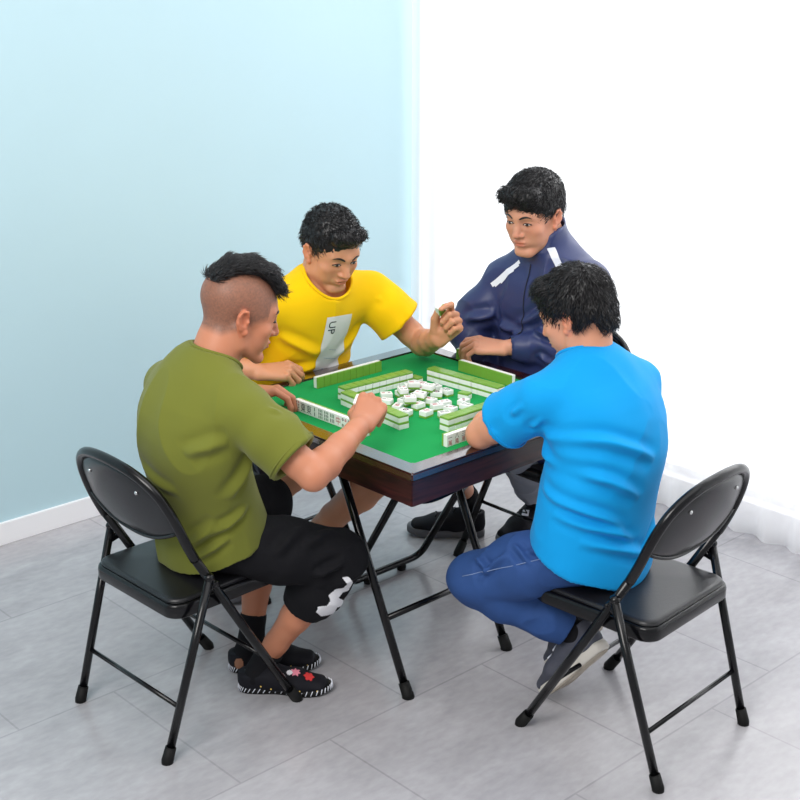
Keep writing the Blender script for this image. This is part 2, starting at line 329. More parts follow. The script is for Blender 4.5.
# ------------------------------------------------------------------ folding chairs
def make_chair():
    root = empty('folding_chair')
    w, yF, yB, yR, yP, zP, H = 0.2127, 0.187, -0.283, -0.264, -0.1127, 0.502, 0.806
    r = 0.0125
    up = lambda z: yF + (yP - yF) * z / zP if z < 0.5 else -0.1115 - 0.597 * (z - 0.5) + 0.75 * (z - 0.5) ** 2   # leans back through its pivot
    for s in (-1, 1):
        mb = MB(); mb.pipe([(s * w, up(0.02), 0.02), (s * w, up(0.30), 0.30), (s * w, up(0.56), 0.56)], r, cap=True)
        lo = mb.build('front_leg', M['black_metal'], root)
        f = MB(); f.pipe([(s * w, yF, 0), (s * w, yF, 0.006), (s * w, up(0.045), 0.045)], [0.017, 0.017, 0.0155]); f.build('rubber_foot', M['rubber'], lo)
        mb = MB(); mb.pipe([(s * (w + 0.003), yR + (yP - yR) * 0.04, zP * 0.04), (s * (w + 0.001 + 0.02), yP, zP - 0.008)], 0.0118)
        mb.ball((s * (w + 0.021), yP, zP - 0.004), (0.0145, 0.0145, 0.012)); lo = mb.build('rear_leg', M['black_metal'], root)
        f = MB(); f.pipe([(s * (w + 0.003), yR, 0), (s * (w + 0.003), yR, 0.006), (s * (w + 0.004), yR + (yP - yR) * 0.085, zP * 0.085)], [0.0165, 0.0165, 0.015]); f.build('rubber_foot', M['rubber'], lo)
        br = MB(); br.box((s * (w + 0.012), -0.105, 0.462), (0.005, 0.050, 0.014), Matrix.Rotation(0.25, 3, 'X')); br.ball((s * (w + 0.020), yP + 0.005, zP - 0.035), 0.008); br.ball((s * (w + 0.011), -0.083, 0.468), 0.007); br.build('hinge_bracket', M['black_metal'], root)
    # the arch of the back
    def bp(x, z, off=0.0):                                     # a point on the slightly hollow back plane
        bow = 0.035 * (1 - (x / w) ** 2) if abs(x) < w else 0
        return Vector((x, up(z) - bow * 0.9 * min(1, max(0, (z - 0.5) / 0.1)) - off, z))
    arch = [(-w, 0.55), (-w, 0.60), (-w * 0.995, 0.65), (-w * 0.95, 0.70), (-w * 0.85, 0.742), (-w * 0.66, 0.776), (-w * 0.40, 0.797), (0, 0.806)]
    arch = arch + [(-x, z) for x, z in arch[-2::-1]]
    ap = [bp(x, z) for x, z in arch]
    mb = MB(); mb.pipe(catmull(ap, 5), 0.0135, flat=1.0, seg=14); mb.build('back_frame', M['black_metal'], root)
    # back panel between the arch and a drooping lower edge
    def panel(off, th, inset, mt, name):
        nx, nzz = 30, 14; vs = []; fs = []
        ax = [a[0] for a in arch]; 
        def zt(x): 
            xx = abs(x) / w
            return float(np.interp(xx, [0, .4, .66, .85, .95, .995, 1.0], [.806, .797, .776, .742, .70, .65, .60])) - 0.010 - inset
        def zb(x): return 0.578 + inset + 0.062 * (abs(x) / w) ** 2
        for side in (0, 1):
            for j in range(nzz + 1):
                for i in range(nx + 1):
                    x = (-1 + 2 * i / nx) * (w - 0.004 - inset); x0 = x * 1.0
                    a, b_ = zb(x), max(zt(x0), zb(x) + 0.012); z = a + (b_ - a) * j / nzz
                    e = min(1, min(i, nx - i, j, nzz - j) / 1.5); d = th * (0.3 + 0.7 * e) * (0.5 if side else -0.5)
                    vs.append(bp(x, z, off + d))
        k = (nx + 1) * (nzz + 1)
        for j in range(nzz):
            for i in range(nx):
                q = j * (nx + 1) + i; fs.append((q, q + 1, q + nx + 2, q + nx + 1)); fs.append((k + q, k + q + nx + 1, k + q + nx + 2, k + q + 1))
        for i in range(nx): fs.append((i, k + i, k + i + 1, i + 1)); q = nzz * (nx + 1) + i; fs.append((q, q + 1, k + q + 1, k + q))
        for j in range(nzz):
            q = j * (nx + 1); fs.append((q, q + nx + 1, k + q + nx + 1, k + q)); q += nx; fs.append((q, k + q, k + q + nx + 1, q + nx + 1))
        mm = MB(); mm.add(vs, fs); return mm.build(name, mt, root)
    bk = panel(0.0, 0.007, 0.0, M['panel_metal'], 'back_panel')
    rim = MB(); rim.pipe([bp(x, 0.578 + 0.062 * (x / w) ** 2, 0.002) for x in np.linspace(-w + 0.006, w - 0.006, 22)], 0.0055, seg=8); rim.build('lower_edge', M['black_metal'], bk)
    pd = panel(-0.011, 0.016, 0.018, M['vinyl'], 'back_pad')
    for x in (-0.11, 0.11):
        sc = MB(); sc.ball(bp(x, 0.735, 0.005), (0.006, 0.004, 0.006)); sc.build('screw', M['chrome'], bk)
    # the seat: metal tray and vinyl pad
    def slab(hx, y0, y1, z0, z1, rad, puff, name, mt, parent):
        out = []
        for cx, cy, a0 in ((hx - rad, y1 - rad, 0), (-hx + rad, y1 - rad, 90), (-hx + rad * .8, y0 + rad * .8, 180), (hx - rad * .8, y0 + rad * .8, 270)):
            for k in range(7): a = math.radians(a0 + 15 * k); rr = rad if cy > 0 else rad * .8; out.append((cx + rr * math.cos(a), cy + rr * math.sin(a)))
        n = len(out); vs = []; fs = []; cyy = (y0 + y1) / 2
        rings = [(0.985, z0), (1, z0 + 0.004), (1, z1 - 0.010), (0.993, z1 - 0.003), (0.975, z1 + 0.001)] + [(q, z1 + puff * (1 - q ** 2.5)) for q in (0.93, 0.85, 0.7, 0.5, 0.25)]
        for q, z in rings: vs += [(x * q, cyy + (y - cyy) * q, z) for x, y in out]
        for i in range(len(rings) - 1):
            for k in range(n): l = (k + 1) % n; fs.append((i * n + k, i * n + l, (i + 1) * n + l, (i + 1) * n + k))
        vs.append((0, cyy, z1 + puff)); c = len(vs) - 1; b_ = (len(rings) - 1) * n
        for k in range(n): fs.append((b_ + k, b_ + (k + 1) % n, c))
        fs.append(tuple(range(n))[::-1]); mm = MB(); mm.add(vs, fs); return mm.build(name, mt, parent)
    slab(0.1965, -0.205, 0.19, 0.385, 0.424, 0.055, 0.0, 'seat_tray', M['black_metal'], root)
    slab(0.188, -0.197, 0.182, 0.4245, 0.436, 0.05, 0.010, 'seat_pad', M['vinyl'], root)
    for nm, t, yy, ww in (('front_crossbar', 0.18, up(0.18), w), ('rear_crossbar', 0.15, yR + (yP - yR) * 0.30, w + 0.006)):
        mb = MB(); mb.pipe([(-ww, yy, t), (ww, yy, t)], 0.0065); mb.build(nm, M['black_metal'], root)
    return root
chair = make_chair()
def frame(who): return {'olive': (-V, U), 'blue': (U, V), 'yellow': (-U, -V), 'navy': (V, -U)}[who]
def PW(who, r, f, z=0.0): R_, F_ = frame(who); return CT + R_ * r + F_ * f + Z * z
def head_angle(who): R_, F_ = frame(who); return math.atan2(R_.y, R_.x)
def place(o, x, y, rz, label):
    o.location = (x, y, 0); o.rotation_euler = (0, 0, rz); tag(o, label, 'chair', 'black folding chairs around the table')
place(chair, -0.5793, 3.4077, -0.7996, 'black metal folding chair under the man in olive green')
c2 = copy_tree(chair); place(c2, 0.6191, 3.2824, 0.8151, 'black folding chair with half-bare vinyl seat under the man in bright blue')
c3 = copy_tree(chair); q = PW('yellow', 0.05, -0.65); place(c3, q.x, q.y, head_angle('yellow') + 0.04, 'black folding chair hidden behind the table under the man in yellow')
c4 = copy_tree(chair); q = PW('navy', 0.07, -0.66); place(c4, q.x, q.y, head_angle('navy'), 'black folding chair whose round back shows behind the man in navy')

# ------------------------------------------------------------------ mahjong tiles
TW_, TL_, TT_ = 0.0258, 0.0355, 0.0205
def rounded(mb, c, d, bev): return mb.box(c, d, bev=bev)
def new_tile():
    mb = MB(); rounded(mb, (0, 0, 0.0072), (TW_, TL_, 0.0144), 0.0016); t = mb.build('mahjong_tile', M['tile_white'])
    g = MB(); rounded(g, (0, 0, 0.0172), (TW_, TL_, 0.0062), 0.0014); g.build('green_back', M['tile_green'], t)
    return t
tile0 = new_tile(); used0 = [False]
def text_geo(ch, size):
    cu = bpy.data.curves.new('glyph', 'FONT'); cu.body = ch; cu.size = size; cu.align_x = 'CENTER'; cu.align_y = 'CENTER'; cu.extrude = 0.0
    o = bpy.data.objects.new('glyph', cu); COL.objects.link(o); dg = bpy.context.evaluated_depsgraph_get()
    me = bpy.data.meshes.new_from_object(o.evaluated_get(dg)); vs = [v.co.copy() for v in me.vertices]; fs = [tuple(p.vertices) for p in me.polygons]
    bpy.data.objects.remove(o); bpy.data.curves.remove(cu); bpy.data.meshes.remove(me)
    if vs:
        cx = (min(v.x for v in vs) + max(v.x for v in vs)) / 2; cy = (min(v.y for v in vs) + max(v.y for v in vs)) / 2
        vs = [Vector((v.x - cx, v.y - cy, 0)) for v in vs]
    return vs, fs
FACE = {}
def face_mesh(kind):
    """ink on the lower (white) face, seen from below the tile, as one flat mesh"""
    if kind in FACE: return FACE[kind]
    me = bpy.data.meshes.new('face_marking'); vs = []; fs = []; mi = []
    def put(v, f, m, ox=0, oy=0, sy=1.0, sx=1.0):
        n = len(vs); vs.extend([(-(p.x * sx + ox), p.y * sy + oy, -0.00025) for p in v]); fs.extend([tuple(i + n for i in q)[::-1] for q in f]); mi.extend([m] * len(f))
    def rect(cx, cy, w, h, m): put([Vector((cx - w / 2, cy - h / 2, 0)), Vector((cx + w / 2, cy - h / 2, 0)), Vector((cx + w / 2, cy + h / 2, 0)), Vector((cx - w / 2, cy + h / 2, 0))], [(0, 1, 2, 3)], m)
    def disc(cx, cy, r, m, r2=0.0):
        n = 14; v = [Vector((cx + r * math.cos(2 * PI * k / n), cy + r * math.sin(2 * PI * k / n), 0)) for k in range(n)]
        v2 = [Vector((cx + r2 * math.cos(2 * PI * k / n), cy + r2 * math.sin(2 * PI * k / n), 0)) for k in range(n)]
        if r2: put(v + v2, [(k, (k + 1) % n, n + (k + 1) % n, n + k) for k in range(n)], m)
        else: put(v, [tuple(range(n))], m)
    if kind == 'east': v, f = text_geo('東', 0.024); put(v, f, 0, sy=1.2)
    elif kind[0] == 'w':
        v, f = text_geo(kind[1:], 0.0165); put(v, f, 0, 0, 0.0078); v, f = text_geo('萬', 0.0165); put(v, f, 1, 0, -0.0078)
    elif kind[0] == 'b':
        n = int(kind[1:]); rows = {2: [1, 1], 3: [1, 2], 4: [2, 2], 6: [3, 3], 9: [3, 3, 3], 5: [2, 1, 2]}[n]
        for j, k in enumerate(rows):
            y = (len(rows) - 1) / 2 - j
            for i in range(k): rect((i - (k - 1) / 2) * 0.0068, y * (0.0145 if len(rows) == 2 else 0.0098), 0.0030, 0.0115 if len(rows) == 2 else 0.0078, 2 if j != 1 else 0)
    elif kind[0] == 'd':
        n = int(kind[1:]); P = {1: [(0, 0)], 2: [(0, 1), (0, -1)], 3: [(-1, 1), (0, 0), (1, -1)], 4: [(-1, 1), (1, 1), (-1, -1), (1, -1)], 8: [(-.8, 1.3), (.8, 1.3), (-.8, .43), (.8, .43), (-.8, -.43), (.8, -.43), (-.8, -1.3), (.8, -1.3)]}[n]
        r = {1: 0.009, 8: 0.0028}.get(n, 0.0042)
        for q, (x, y) in enumerate(P): disc(x * 0.006, y * 0.0085 if n != 8 else y * 0.0095, r, (0, 1, 2)[q % 3], r * 0.55); disc(x * 0.006, y * 0.0085 if n != 8 else y * 0.0095, r * 0.3, 1)
    elif kind == 'red': v, f = text_geo('中', 0.024); put(v, f, 1, sy=1.15)
    elif kind == 'fa': v, f = text_geo('發', 0.024); put(v, f, 2, sy=1.15)
    me.from_pydata(vs, [], fs); [me.materials.append(M[k]) for k in ('ink_black', 'ink_red', 'ink_green')]
    me.polygons.foreach_set('material_index', mi); me.update(); FACE[kind] = me; return me
def tile(mw, label, group, face=None):
    """mw: placement in the room frame"""
    if not used0[0]: t = tile0; used0[0] = True
    else: t = copy_tree(tile0)
    t.matrix_world = RW @ mw
    tag(t, label, 'mahjong tile', group)
    if face:
        f = bpy.data.objects.new('face_marking', face_mesh(face)); COL.objects.link(f); f.parent = t
    return t
Rz = lambda d: Matrix.Rotation(d, 4, 'Z'); Rx = lambda d: Matrix.Rotation(d, 4, 'X'); Ry = lambda d: Matrix.Rotation(d, 4, 'Y'); Tr = lambda *p: Matrix.Translation(p)
PITCH = 0.0263
def tile_wall(a0, b0, a1, b1, n, who, gap_upper=()):
    dx, dy = a1 - a0, b1 - b0; L = math.hypot(dx, dy); ang = math.atan2(dy, dx)
    for lay in (0, 1):
        for k in range(n):
            if lay == 1 and k in gap_upper: continue
            p = (k + 0.5) / n; j = rng.normal(0, 0.0006, 2)
            tile(Tr(a0 + dx * p + j[0] * 0.3, b0 + dy * p + j[1], FZ + lay * (TT_ - 0.0002)) @ Rz(ang + rng.normal(0, 0.006)),
                 'tile in the %s layer of the double row %s' % (('lower', 'upper')[lay], who), '%s layer of the double row %s' % (('lower', 'upper')[lay], who))
def stand_row(a0, b0, a1, b1, n, out, label, group, faces=None):
    """tiles standing on edge; their faces look along 'out' (a direction angle in the room frame)"""
    for k in range(n):
        p = (k + 0.5) / n
        m = Tr(a0 + (a1 - a0) * p, b0 + (b1 - b0) * p, FZ + TL_ / 2) @ Rz(out - PI / 2 + rng.normal(0, 0.008)) @ Rx(PI / 2)
        # local -z (face) -> out ; centre the thickness
        m = m @ Tr(0, 0, -TT_ / 2)
        fc = faces[k % len(faces)] if faces else None
        tile(m, label if not callable(label) else label(k), group, fc)
# double rows
tile_wall(-0.168, 0.158, 0.102, 0.146, 10, 'before the man in yellow')
tile(Tr(0.119, 0.132, FZ) @ Rz(0.05), 'single flat green-backed tile ending the double row before the man in yellow', None)
tile_wall(0.176, 0.125, 0.194, -0.162, 11, 'before the man in navy')
tile_wall(-0.133, -0.247, 0.155, -0.247, 11, 'before the man in bright blue')
tile_wall(-0.178, 0.128, -0.205, -0.158, 11, 'before the man in olive green')
tile(Tr(0.118, -0.083, FZ) @ Rz(0.25), 'lone green-backed tile lying face down just right of the loose tile heap', None)
# hands of standing tiles
stand_row(-0.150, 0.302, 0.118, 0.302, 10, PI / 2, 'standing tile showing its green back, before the man in yellow', 'standing tiles of the man in yellow')
stand_row(0.315, 0.130, 0.315, -0.100, 9, 0, 'standing tile showing its green back, before the man in navy', 'standing tiles of the man in the navy jacket')
kf = ['d8', 'east', 'east', 'b2', 'b9', 'b9', 'b6', 'red', 'd4', 'wcn', 'd2', 'b3']
nm = {'d8': 'standing tile under the left thumb of the man in olive green', 'b2': 'standing tile with one thin column of bars, right of the 東 tiles',
      'b6': 'standing tile with two rows of bars before the man in olive green', 'red': 'standing tile with one red sign before the man in olive green'}
OL = [('d8', nm['d8']), ('east', 'standing white tile with a black 東 sign'), ('east', 'standing white tile with a black 東 sign'), ('b2', nm['b2']),
      ('b9', 'standing tile densely marked with three columns of bars'), ('b9', 'standing tile densely marked with three columns of bars'), ('b6', nm['b6']), ('red', nm['red'])] + [('d4', 'standing tile behind the raised forearm of the man in olive green')] * 4
for k, (fc, lb) in enumerate(OL):
    p = (k + 0.5) / 12; m = Tr(-0.318, 0.182 - 0.316 * p, FZ + TL_ / 2) @ Rz(PI - PI / 2) @ Rx(PI / 2) @ Tr(0, 0, -TT_ / 2); tile(m, lb, 'standing tiles of the man in olive green', fc)
BF = [('w一', 'standing tile marked 一 over a red 萬, leftmost before the man in bright blue'), ('w八', 'standing tile marked 八 over a red 萬, second from the left'),
      ('w三', 'standing tile marked 三 over a red 萬, third from the left'), ('w六', 'standing tile marked 六 over a red 萬, just left of the bright blue man\'s elbow')] + [('b4', 'standing tile hidden behind the arm of the man in bright blue')] * 8
for k, (fc, lb) in enumerate(BF):
    p = k + 0.5; m = Tr(-0.222 + 0.0263 * p, -0.338 + 0.0006 * p, FZ + TL_ / 2) @ Rz(-PI / 2 - PI / 2) @ Rx(PI / 2) @ Tr(0, 0, -TT_ / 2); tile(m, lb, 'standing tiles of the man in bright blue', fc)
# the heap of loose face-up tiles
kinds = ['d2', 'b2', 'w三', 'd1', 'red', 'b4', 'd3', 'w一', 'fa', 'b5', 'd4', 'w八']
heap = [(-0.060, 0.075, 0), (-0.100, 0.030, 0), (-0.110, -0.030, 0), (-0.125, -0.080, 0), (-0.085, -0.125, 0), (-0.055, -0.170, 0), (-0.010, -0.150, 0), (-0.055, -0.060, 0), (-0.060, -0.005, 0),
        (-0.010, 0.060, 0), (0.000, 0.005, 0), (0.000, -0.055, 0), (0.015, -0.100, 0), (0.045, 0.085, 0), (0.055, 0.030, 0), (0.060, -0.020, 0), (0.085, 0.075, 0), (0.105, 0.030, 0), (0.065, -0.130, 0), (-0.022, -0.105, 0), (0.098, -0.025, 0), (0.040, -0.165, 0),
        (-0.035, 0.030, 1), (0.030, 0.050, 1), (-0.025, -0.035, 1), (0.045, 0.000, 1), (-0.075, -0.045, 1)]
for i, (a, b, l) in enumerate(heap):
    t = random.uniform(0, PI)
    if l: m = Tr(a, b, FZ + TT_ * 1.02) @ Rx(0.06) @ Rz(t) @ Tr(0, 0, TT_) @ Rx(PI)
    else: m = Tr(a, b, FZ + TT_) @ Rz(t) @ Rx(PI)
    tile(m, 'loose white tile lying face up %s at mid table' % ('on top of the heap' if l else 'low in the heap'), 'loose tiles %s of the heap' % ('on top' if l else 'at the bottom'), kinds[i % len(kinds)])

# ------------------------------------------------------------------ signed-distance modelling (bodies, clothes, hair)
def nz(v): return v / (np.linalg.norm(v) + 1e-12)
class SDF:
    def __init__(s): s.p = []
    def seg(s, a, b, ra, rb, up=(0, 1, 0), k=0.02, op='add', flat0=False, flat1=False):
        a = np.array(a, float); b = np.array(b, float); ra = np.array(ra if hasattr(ra, '__len__') else (ra, ra), float); rb = np.array(rb if hasattr(rb, '__len__') else (rb, rb), float)
        ax = b - a; L = np.linalg.norm(ax) + 1e-9; ax /= L; side = np.cross(ax, up)
        if np.linalg.norm(side) < 1e-3: side = np.cross(ax, (1, 0.3, 0.2))
        side = nz(side); u2 = np.cross(side, ax); R = max(ra.max(), rb.max()) + k
        s.p.append(('seg', dict(a=a, L=L, ax=ax, side=side, up=u2, ra=ra, rb=rb, f0=flat0, f1=flat1), k, op, np.minimum(a, b) - R, np.maximum(a, b) + R)); return s
    def tube(s, pts, rad, up=(0, 1, 0), k=0.02, kin=None, op='add', flat0=False, flat1=False):
        n = len(pts)
        for i in range(n - 1):
            s.seg(pts[i], pts[i + 1], rad[i], rad[i + 1], up, (k if i == 0 or kin is None else kin), op, flat0 and i == 0, flat1 and i == n - 2)
        return s
    def ell(s, c, r, rot=None, k=0.02, op='add'):
        c = np.array(c, float); r = np.array(r if hasattr(r, '__len__') else (r,) * 3, float); rot = np.eye(3) if rot is None else np.array(rot); R = r.max() + k
        s.p.append(('ell', dict(c=c, r=r, rot=rot), k, op, c - R, c + R)); return s
    def plane(s, p, n, lo, hi, k=0.002):
        """cut away everything on the side the normal points to, inside the box lo..hi"""
        s.p.append(('pl', dict(p=np.array(p, float), n=nz(np.array(n, float))), k, 'sub', np.array(lo, float), np.array(hi, float))); return s
    @staticmethod
    def ev(t, D, P):
        if t == 'seg':
            q = P - D['a'].astype(np.float32); tt = q @ D['ax'].astype(np.float32); tc = np.clip(tt, 0, D['L']); w = tt - tc
            s_ = q @ D['side'].astype(np.float32); u = q @ D['up'].astype(np.float32); h = tc / D['L']
            rx = D['ra'][0] + (D['rb'][0] - D['ra'][0]) * h; ry = D['ra'][1] + (D['rb'][1] - D['ra'][1]) * h
            w2 = w
            if D['f0'] and D['f1']: w2 = w * 0
            elif D['f0']: w2 = np.where(w < 0, 0, w)
            elif D['f1']: w2 = np.where(w > 0, 0, w)
            if D['ra'][0] == D['ra'][1] and D['rb'][0] == D['rb'][1]: d = np.sqrt(s_ * s_ + u * u + w2 * w2) - rx
            else:
                rw = np.minimum(rx, ry); x = s_ / rx; y = u / ry; z = w2 / rw; k0 = np.sqrt(x * x + y * y + z * z); k1 = np.sqrt((x / rx) ** 2 + (y / ry) ** 2 + (z / rw) ** 2) + 1e-6; d = k0 * (k0 - 1) / k1
            if D['f0']: d = np.maximum(d, -tt)
            if D['f1']: d = np.maximum(d, tt - D['L'])
            return d
        if t == 'ell':
            q = (P - D['c'].astype(np.float32)) @ D['rot'].astype(np.float32); r = D['r'].astype(np.float32)
            k0 = np.sqrt(((q / r) ** 2).sum(-1)); k1 = np.sqrt(((q / r ** 2) ** 2).sum(-1)) + 1e-6; return k0 * (k0 - 1) / k1
        return -((P - D['p'].astype(np.float32)) @ D['n'].astype(np.float32))
    def field(s, P, lo, hi, margin):
        """P: (nb, m, 3); lo, hi: block bounds"""
        G = np.full(P.shape[:2], 1.0, np.float32)
        for t, D, k, op, bl, bh in s.p:
            mk = np.all((lo <= bh + margin) & (hi >= bl - margin), axis=1)
            if not mk.any(): continue
            idx = np.nonzero(mk)[0]; d = SDF.ev(t, D, P[idx].reshape(-1, 3)).reshape(len(idx), -1).astype(np.float32); g = G[idx]
            if op == 'sub':
                d = -d; h = np.maximum(k - np.abs(g - d), 0) / max(k, 1e-6); G[idx] = np.maximum(g, d) + h * h * k * 0.25
            else:
                h = np.maximum(k - np.abs(g - d), 0) / max(k, 1e-6); G[idx] = np.minimum(g, d) - h * h * k * 0.25
        return G
    def mesh(s, h=0.004, B=10):
        add = [p for p in s.p if p[3] == 'add']; S = B * h
        lo = np.floor(np.min([p[4] for p in add], 0) / S).astype(int) - 1; cand = set()
        for p in add:
            i0 = np.floor((p[4] - h) / S).astype(int); i1 = np.floor((p[5] + h) / S).astype(int)
            for i in range(i0[0], i1[0] + 1):
                for j in range(i0[1], i1[1] + 1):
                    for k in range(i0[2], i1[2] + 1): cand.add((i, j, k))
        cand = np.array(sorted(cand)); cen = ((cand + 0.5) * S).astype(np.float32)
        half = S / 2; mg = S * 0.9
        g = s.field(cen[:, None, :], cen - half, cen + half, mg)[:, 0]; cand = cand[np.abs(g) < S * 1.15]
        ar = np.arange(B + 1); loc = np.stack(np.meshgrid(ar, ar, ar, indexing='ij'), -1).reshape(-1, 3)
        VID = []; VP = []; FQ = []; OFF = np.array([50000, 50000, 50000]); key = lambda c: ((c[..., 0] + 50000) * 100003 + (c[..., 1] + 50000)) * 100003 + (c[..., 2] + 50000)
        n1 = B + 1
        for c0 in range(0, len(cand), 400):
            cb = cand[c0:c0 + 400]; org = cb * B; P = ((org[:, None, :] + loc[None]) * h).astype(np.float32)
            G = s.field(P, cb * S - h, (cb + 1) * S + h, 0.012).reshape(-1, n1, n1, n1)
            In = G < 0
            # cell vertices
            cnt = np.zeros((len(cb), B, B, B), np.float32); acc = np.zeros((len(cb), B, B, B, 3), np.float32)
            for ax in range(3):
                for u in (0, 1):
                    for v in (0, 1):
                        o = [0, 0, 0]; oth = [q for q in range(3) if q != ax]; o[oth[0]] = u; o[oth[1]] = v; e = list(o); e[ax] = 1
                        g0 = G[:, o[0]:o[0] + B, o[1]:o[1] + B, o[2]:o[2] + B]; g1 = G[:, e[0]:e[0] + B, e[1]:e[1] + B, e[2]:e[2] + B]
                        cr = (g0 < 0) != (g1 < 0); t = np.where(cr, g0 / (g0 - g1 + 1e-12), 0)
                        cnt += cr
                        for q in range(3): acc[..., q] += cr * ((o[q]) if q != ax else t)
            m = cnt > 0; bi, i, j, k = np.nonzero(m); cell = org[bi] + np.stack([i, j, k], -1)
            VID.append(key(cell)); VP.append((cell + acc[m] / cnt[m][:, None]) * h)
            for ax in range(3):
                sl0 = [slice(0, B)] * 3; sl1 = list(sl0); sl1[ax] = slice(1, B + 1)
                a = In[(slice(None),) + tuple(sl0)]; b = In[(slice(None),) + tuple(sl1)]; cr = a != b; bi, i, j, k = np.nonzero(cr)
                if not len(bi): continue
                cc = org[bi] + np.stack([i, j, k], -1); e1 = np.zeros(3, int); e2 = np.zeros(3, int); e1[(ax + 1) % 3] = 1; e2[(ax + 2) % 3] = 1
                q = np.stack([key(cc), key(cc - e1), key(cc - e1 - e2), key(cc - e2)], -1); fl = a[bi, i, j, k]; q[~fl] = q[~fl][:, ::-1]; FQ.append(q)
        VID = np.concatenate(VID); VP = np.concatenate(VP); FQ = np.concatenate(FQ)
        od = np.argsort(VID); VS = VID[od]; ix = np.searchsorted(VS, FQ); ix = np.clip(ix, 0, len(VS) - 1); ok = (VS[ix] == FQ).all(1); F = od[ix[ok]]
        return VP.astype(np.float64), F
def vnormals(Vv, F):
    n = np.cross(Vv[F[:, 2]] - Vv[F[:, 0]], Vv[F[:, 3]] - Vv[F[:, 1]]); N = np.zeros_like(Vv)
    for k in range(4): np.add.at(N, F[:, k], n)
    return N / (np.linalg.norm(N, axis=1, keepdims=True) + 1e-12)
def lap(Vv, F, it=1, w=0.5):
    for _ in range(it):
        S_ = np.zeros_like(Vv); c = np.zeros(len(Vv))
        for k in range(4):
            for l in ((k + 1) % 4, (k + 3) % 4): np.add.at(S_, F[:, k], Vv[F[:, l]]); np.add.at(c, F[:, k], 1)
        Vv = Vv + w * (S_ / np.maximum(c, 1)[:, None] - Vv)
    return Vv
_tab = rng.random((64, 64, 64)).astype(np.float32)
def noise(P, f=1.0, seed=0):
    Q = P * f + seed * 7.31; i = np.floor(Q).astype(int); t = Q - i; t = t * t * (3 - 2 * t); o = 0
    for a in (0, 1):
        for b in (0, 1):
            for c in (0, 1):
                w = (t[:, 0] if a else 1 - t[:, 0]) * (t[:, 1] if b else 1 - t[:, 1]) * (t[:, 2] if c else 1 - t[:, 2]); o = o + w * _tab[(i[:, 0] + a) & 63, (i[:, 1] + b) & 63, (i[:, 2] + c) & 63]
    return o
def sd_obj(sd, name, m, parent, h=0.004, disp=None, colour=None, smooth=1):
    Vv, F = sd.mesh(h)
    Vv = lap(Vv, F, smooth, 0.5)
    if disp is not None: N_ = vnormals(Vv, F); N_ = lap(N_, F, 2); Vv = Vv + N_ * disp(Vv, N_)[:, None]
    me = bpy.data.meshes.new(name); me.vertices.add(len(Vv)); me.vertices.foreach_set('co', Vv.ravel()); me.loops.add(F.size); me.loops.foreach_set('vertex_index', F.ravel().astype(np.int32))
    me.polygons.add(len(F)); me.polygons.foreach_set('loop_start', np.arange(0, F.size, 4, dtype=np.int32)); me.polygons.foreach_set('loop_total', np.full(len(F), 4, np.int32)) if False else None
    me.update(calc_edges=True); me.validate(); me.polygons.foreach_set('use_smooth', np.ones(len(me.polygons), bool))
    if colour is not None:
        N_ = len(me.vertices); c = np.ones((N_, 4), np.float32); c[:, :3] = colour(Vv[:N_]); at = me.color_attributes.new('Col', 'FLOAT_COLOR', 'POINT'); at.data.foreach_set('color', c.ravel())
    me.materials.append(m); o = bpy.data.objects.new(name, me); COL.objects.link(o); o.parent = parent
    o['_n'] = 0; del o['_n']
    return o

# ------------------------------------------------------------------ people
FINE = 0.003; CLOTH = 0.0045; FG = 2.3; CG = 1.9
SK = {'olive': srgb(190, 126, 96), 'yellow': srgb(206, 146, 112), 'navy': srgb(208, 148, 120), 'blue': srgb(212, 150, 120)}
def v3(*a): return np.array(a, float)
def mixc(c, col, w): return c + (np.array(col)[None] - c) * np.clip(w, 0, 1)[:, None]
def rotm(yaw, pitch, roll): return np.array((Matrix.Rotation(yaw, 3, 'Z') @ Matrix.Rotation(-pitch, 3, 'X') @ Matrix.Rotation(roll, 3, 'Y')))
class Head:
    def __init__(s, c, yaw, pitch, roll=0.0, sc=1.08): s.c = np.array(c, float); s.R = rotm(math.radians(yaw), math.radians(pitch), math.radians(roll)); s.s = sc
    def pt(s, x, y, z): return s.c + s.R @ (np.array([x, y, z]) * s.s)
    def inv(s, P): return ((P - s.c) @ s.R) / s.s
    def E(s, sd, c, r, k=0.01, op='add', rot=None): R = s.R if rot is None else s.R @ np.array(rot); sd.ell(s.pt(*c), np.array(r) * s.s, R, k, op)
    def T(s, sd, pts, rad, k=0.01, op='add', up=(0, 1, 0)): sd.tube([s.pt(*p) for p in pts], [np.array(r) * s.s if hasattr(r, '__len__') else r * s.s for r in rad], s.R @ np.array(up, float), k, 0.006, op)
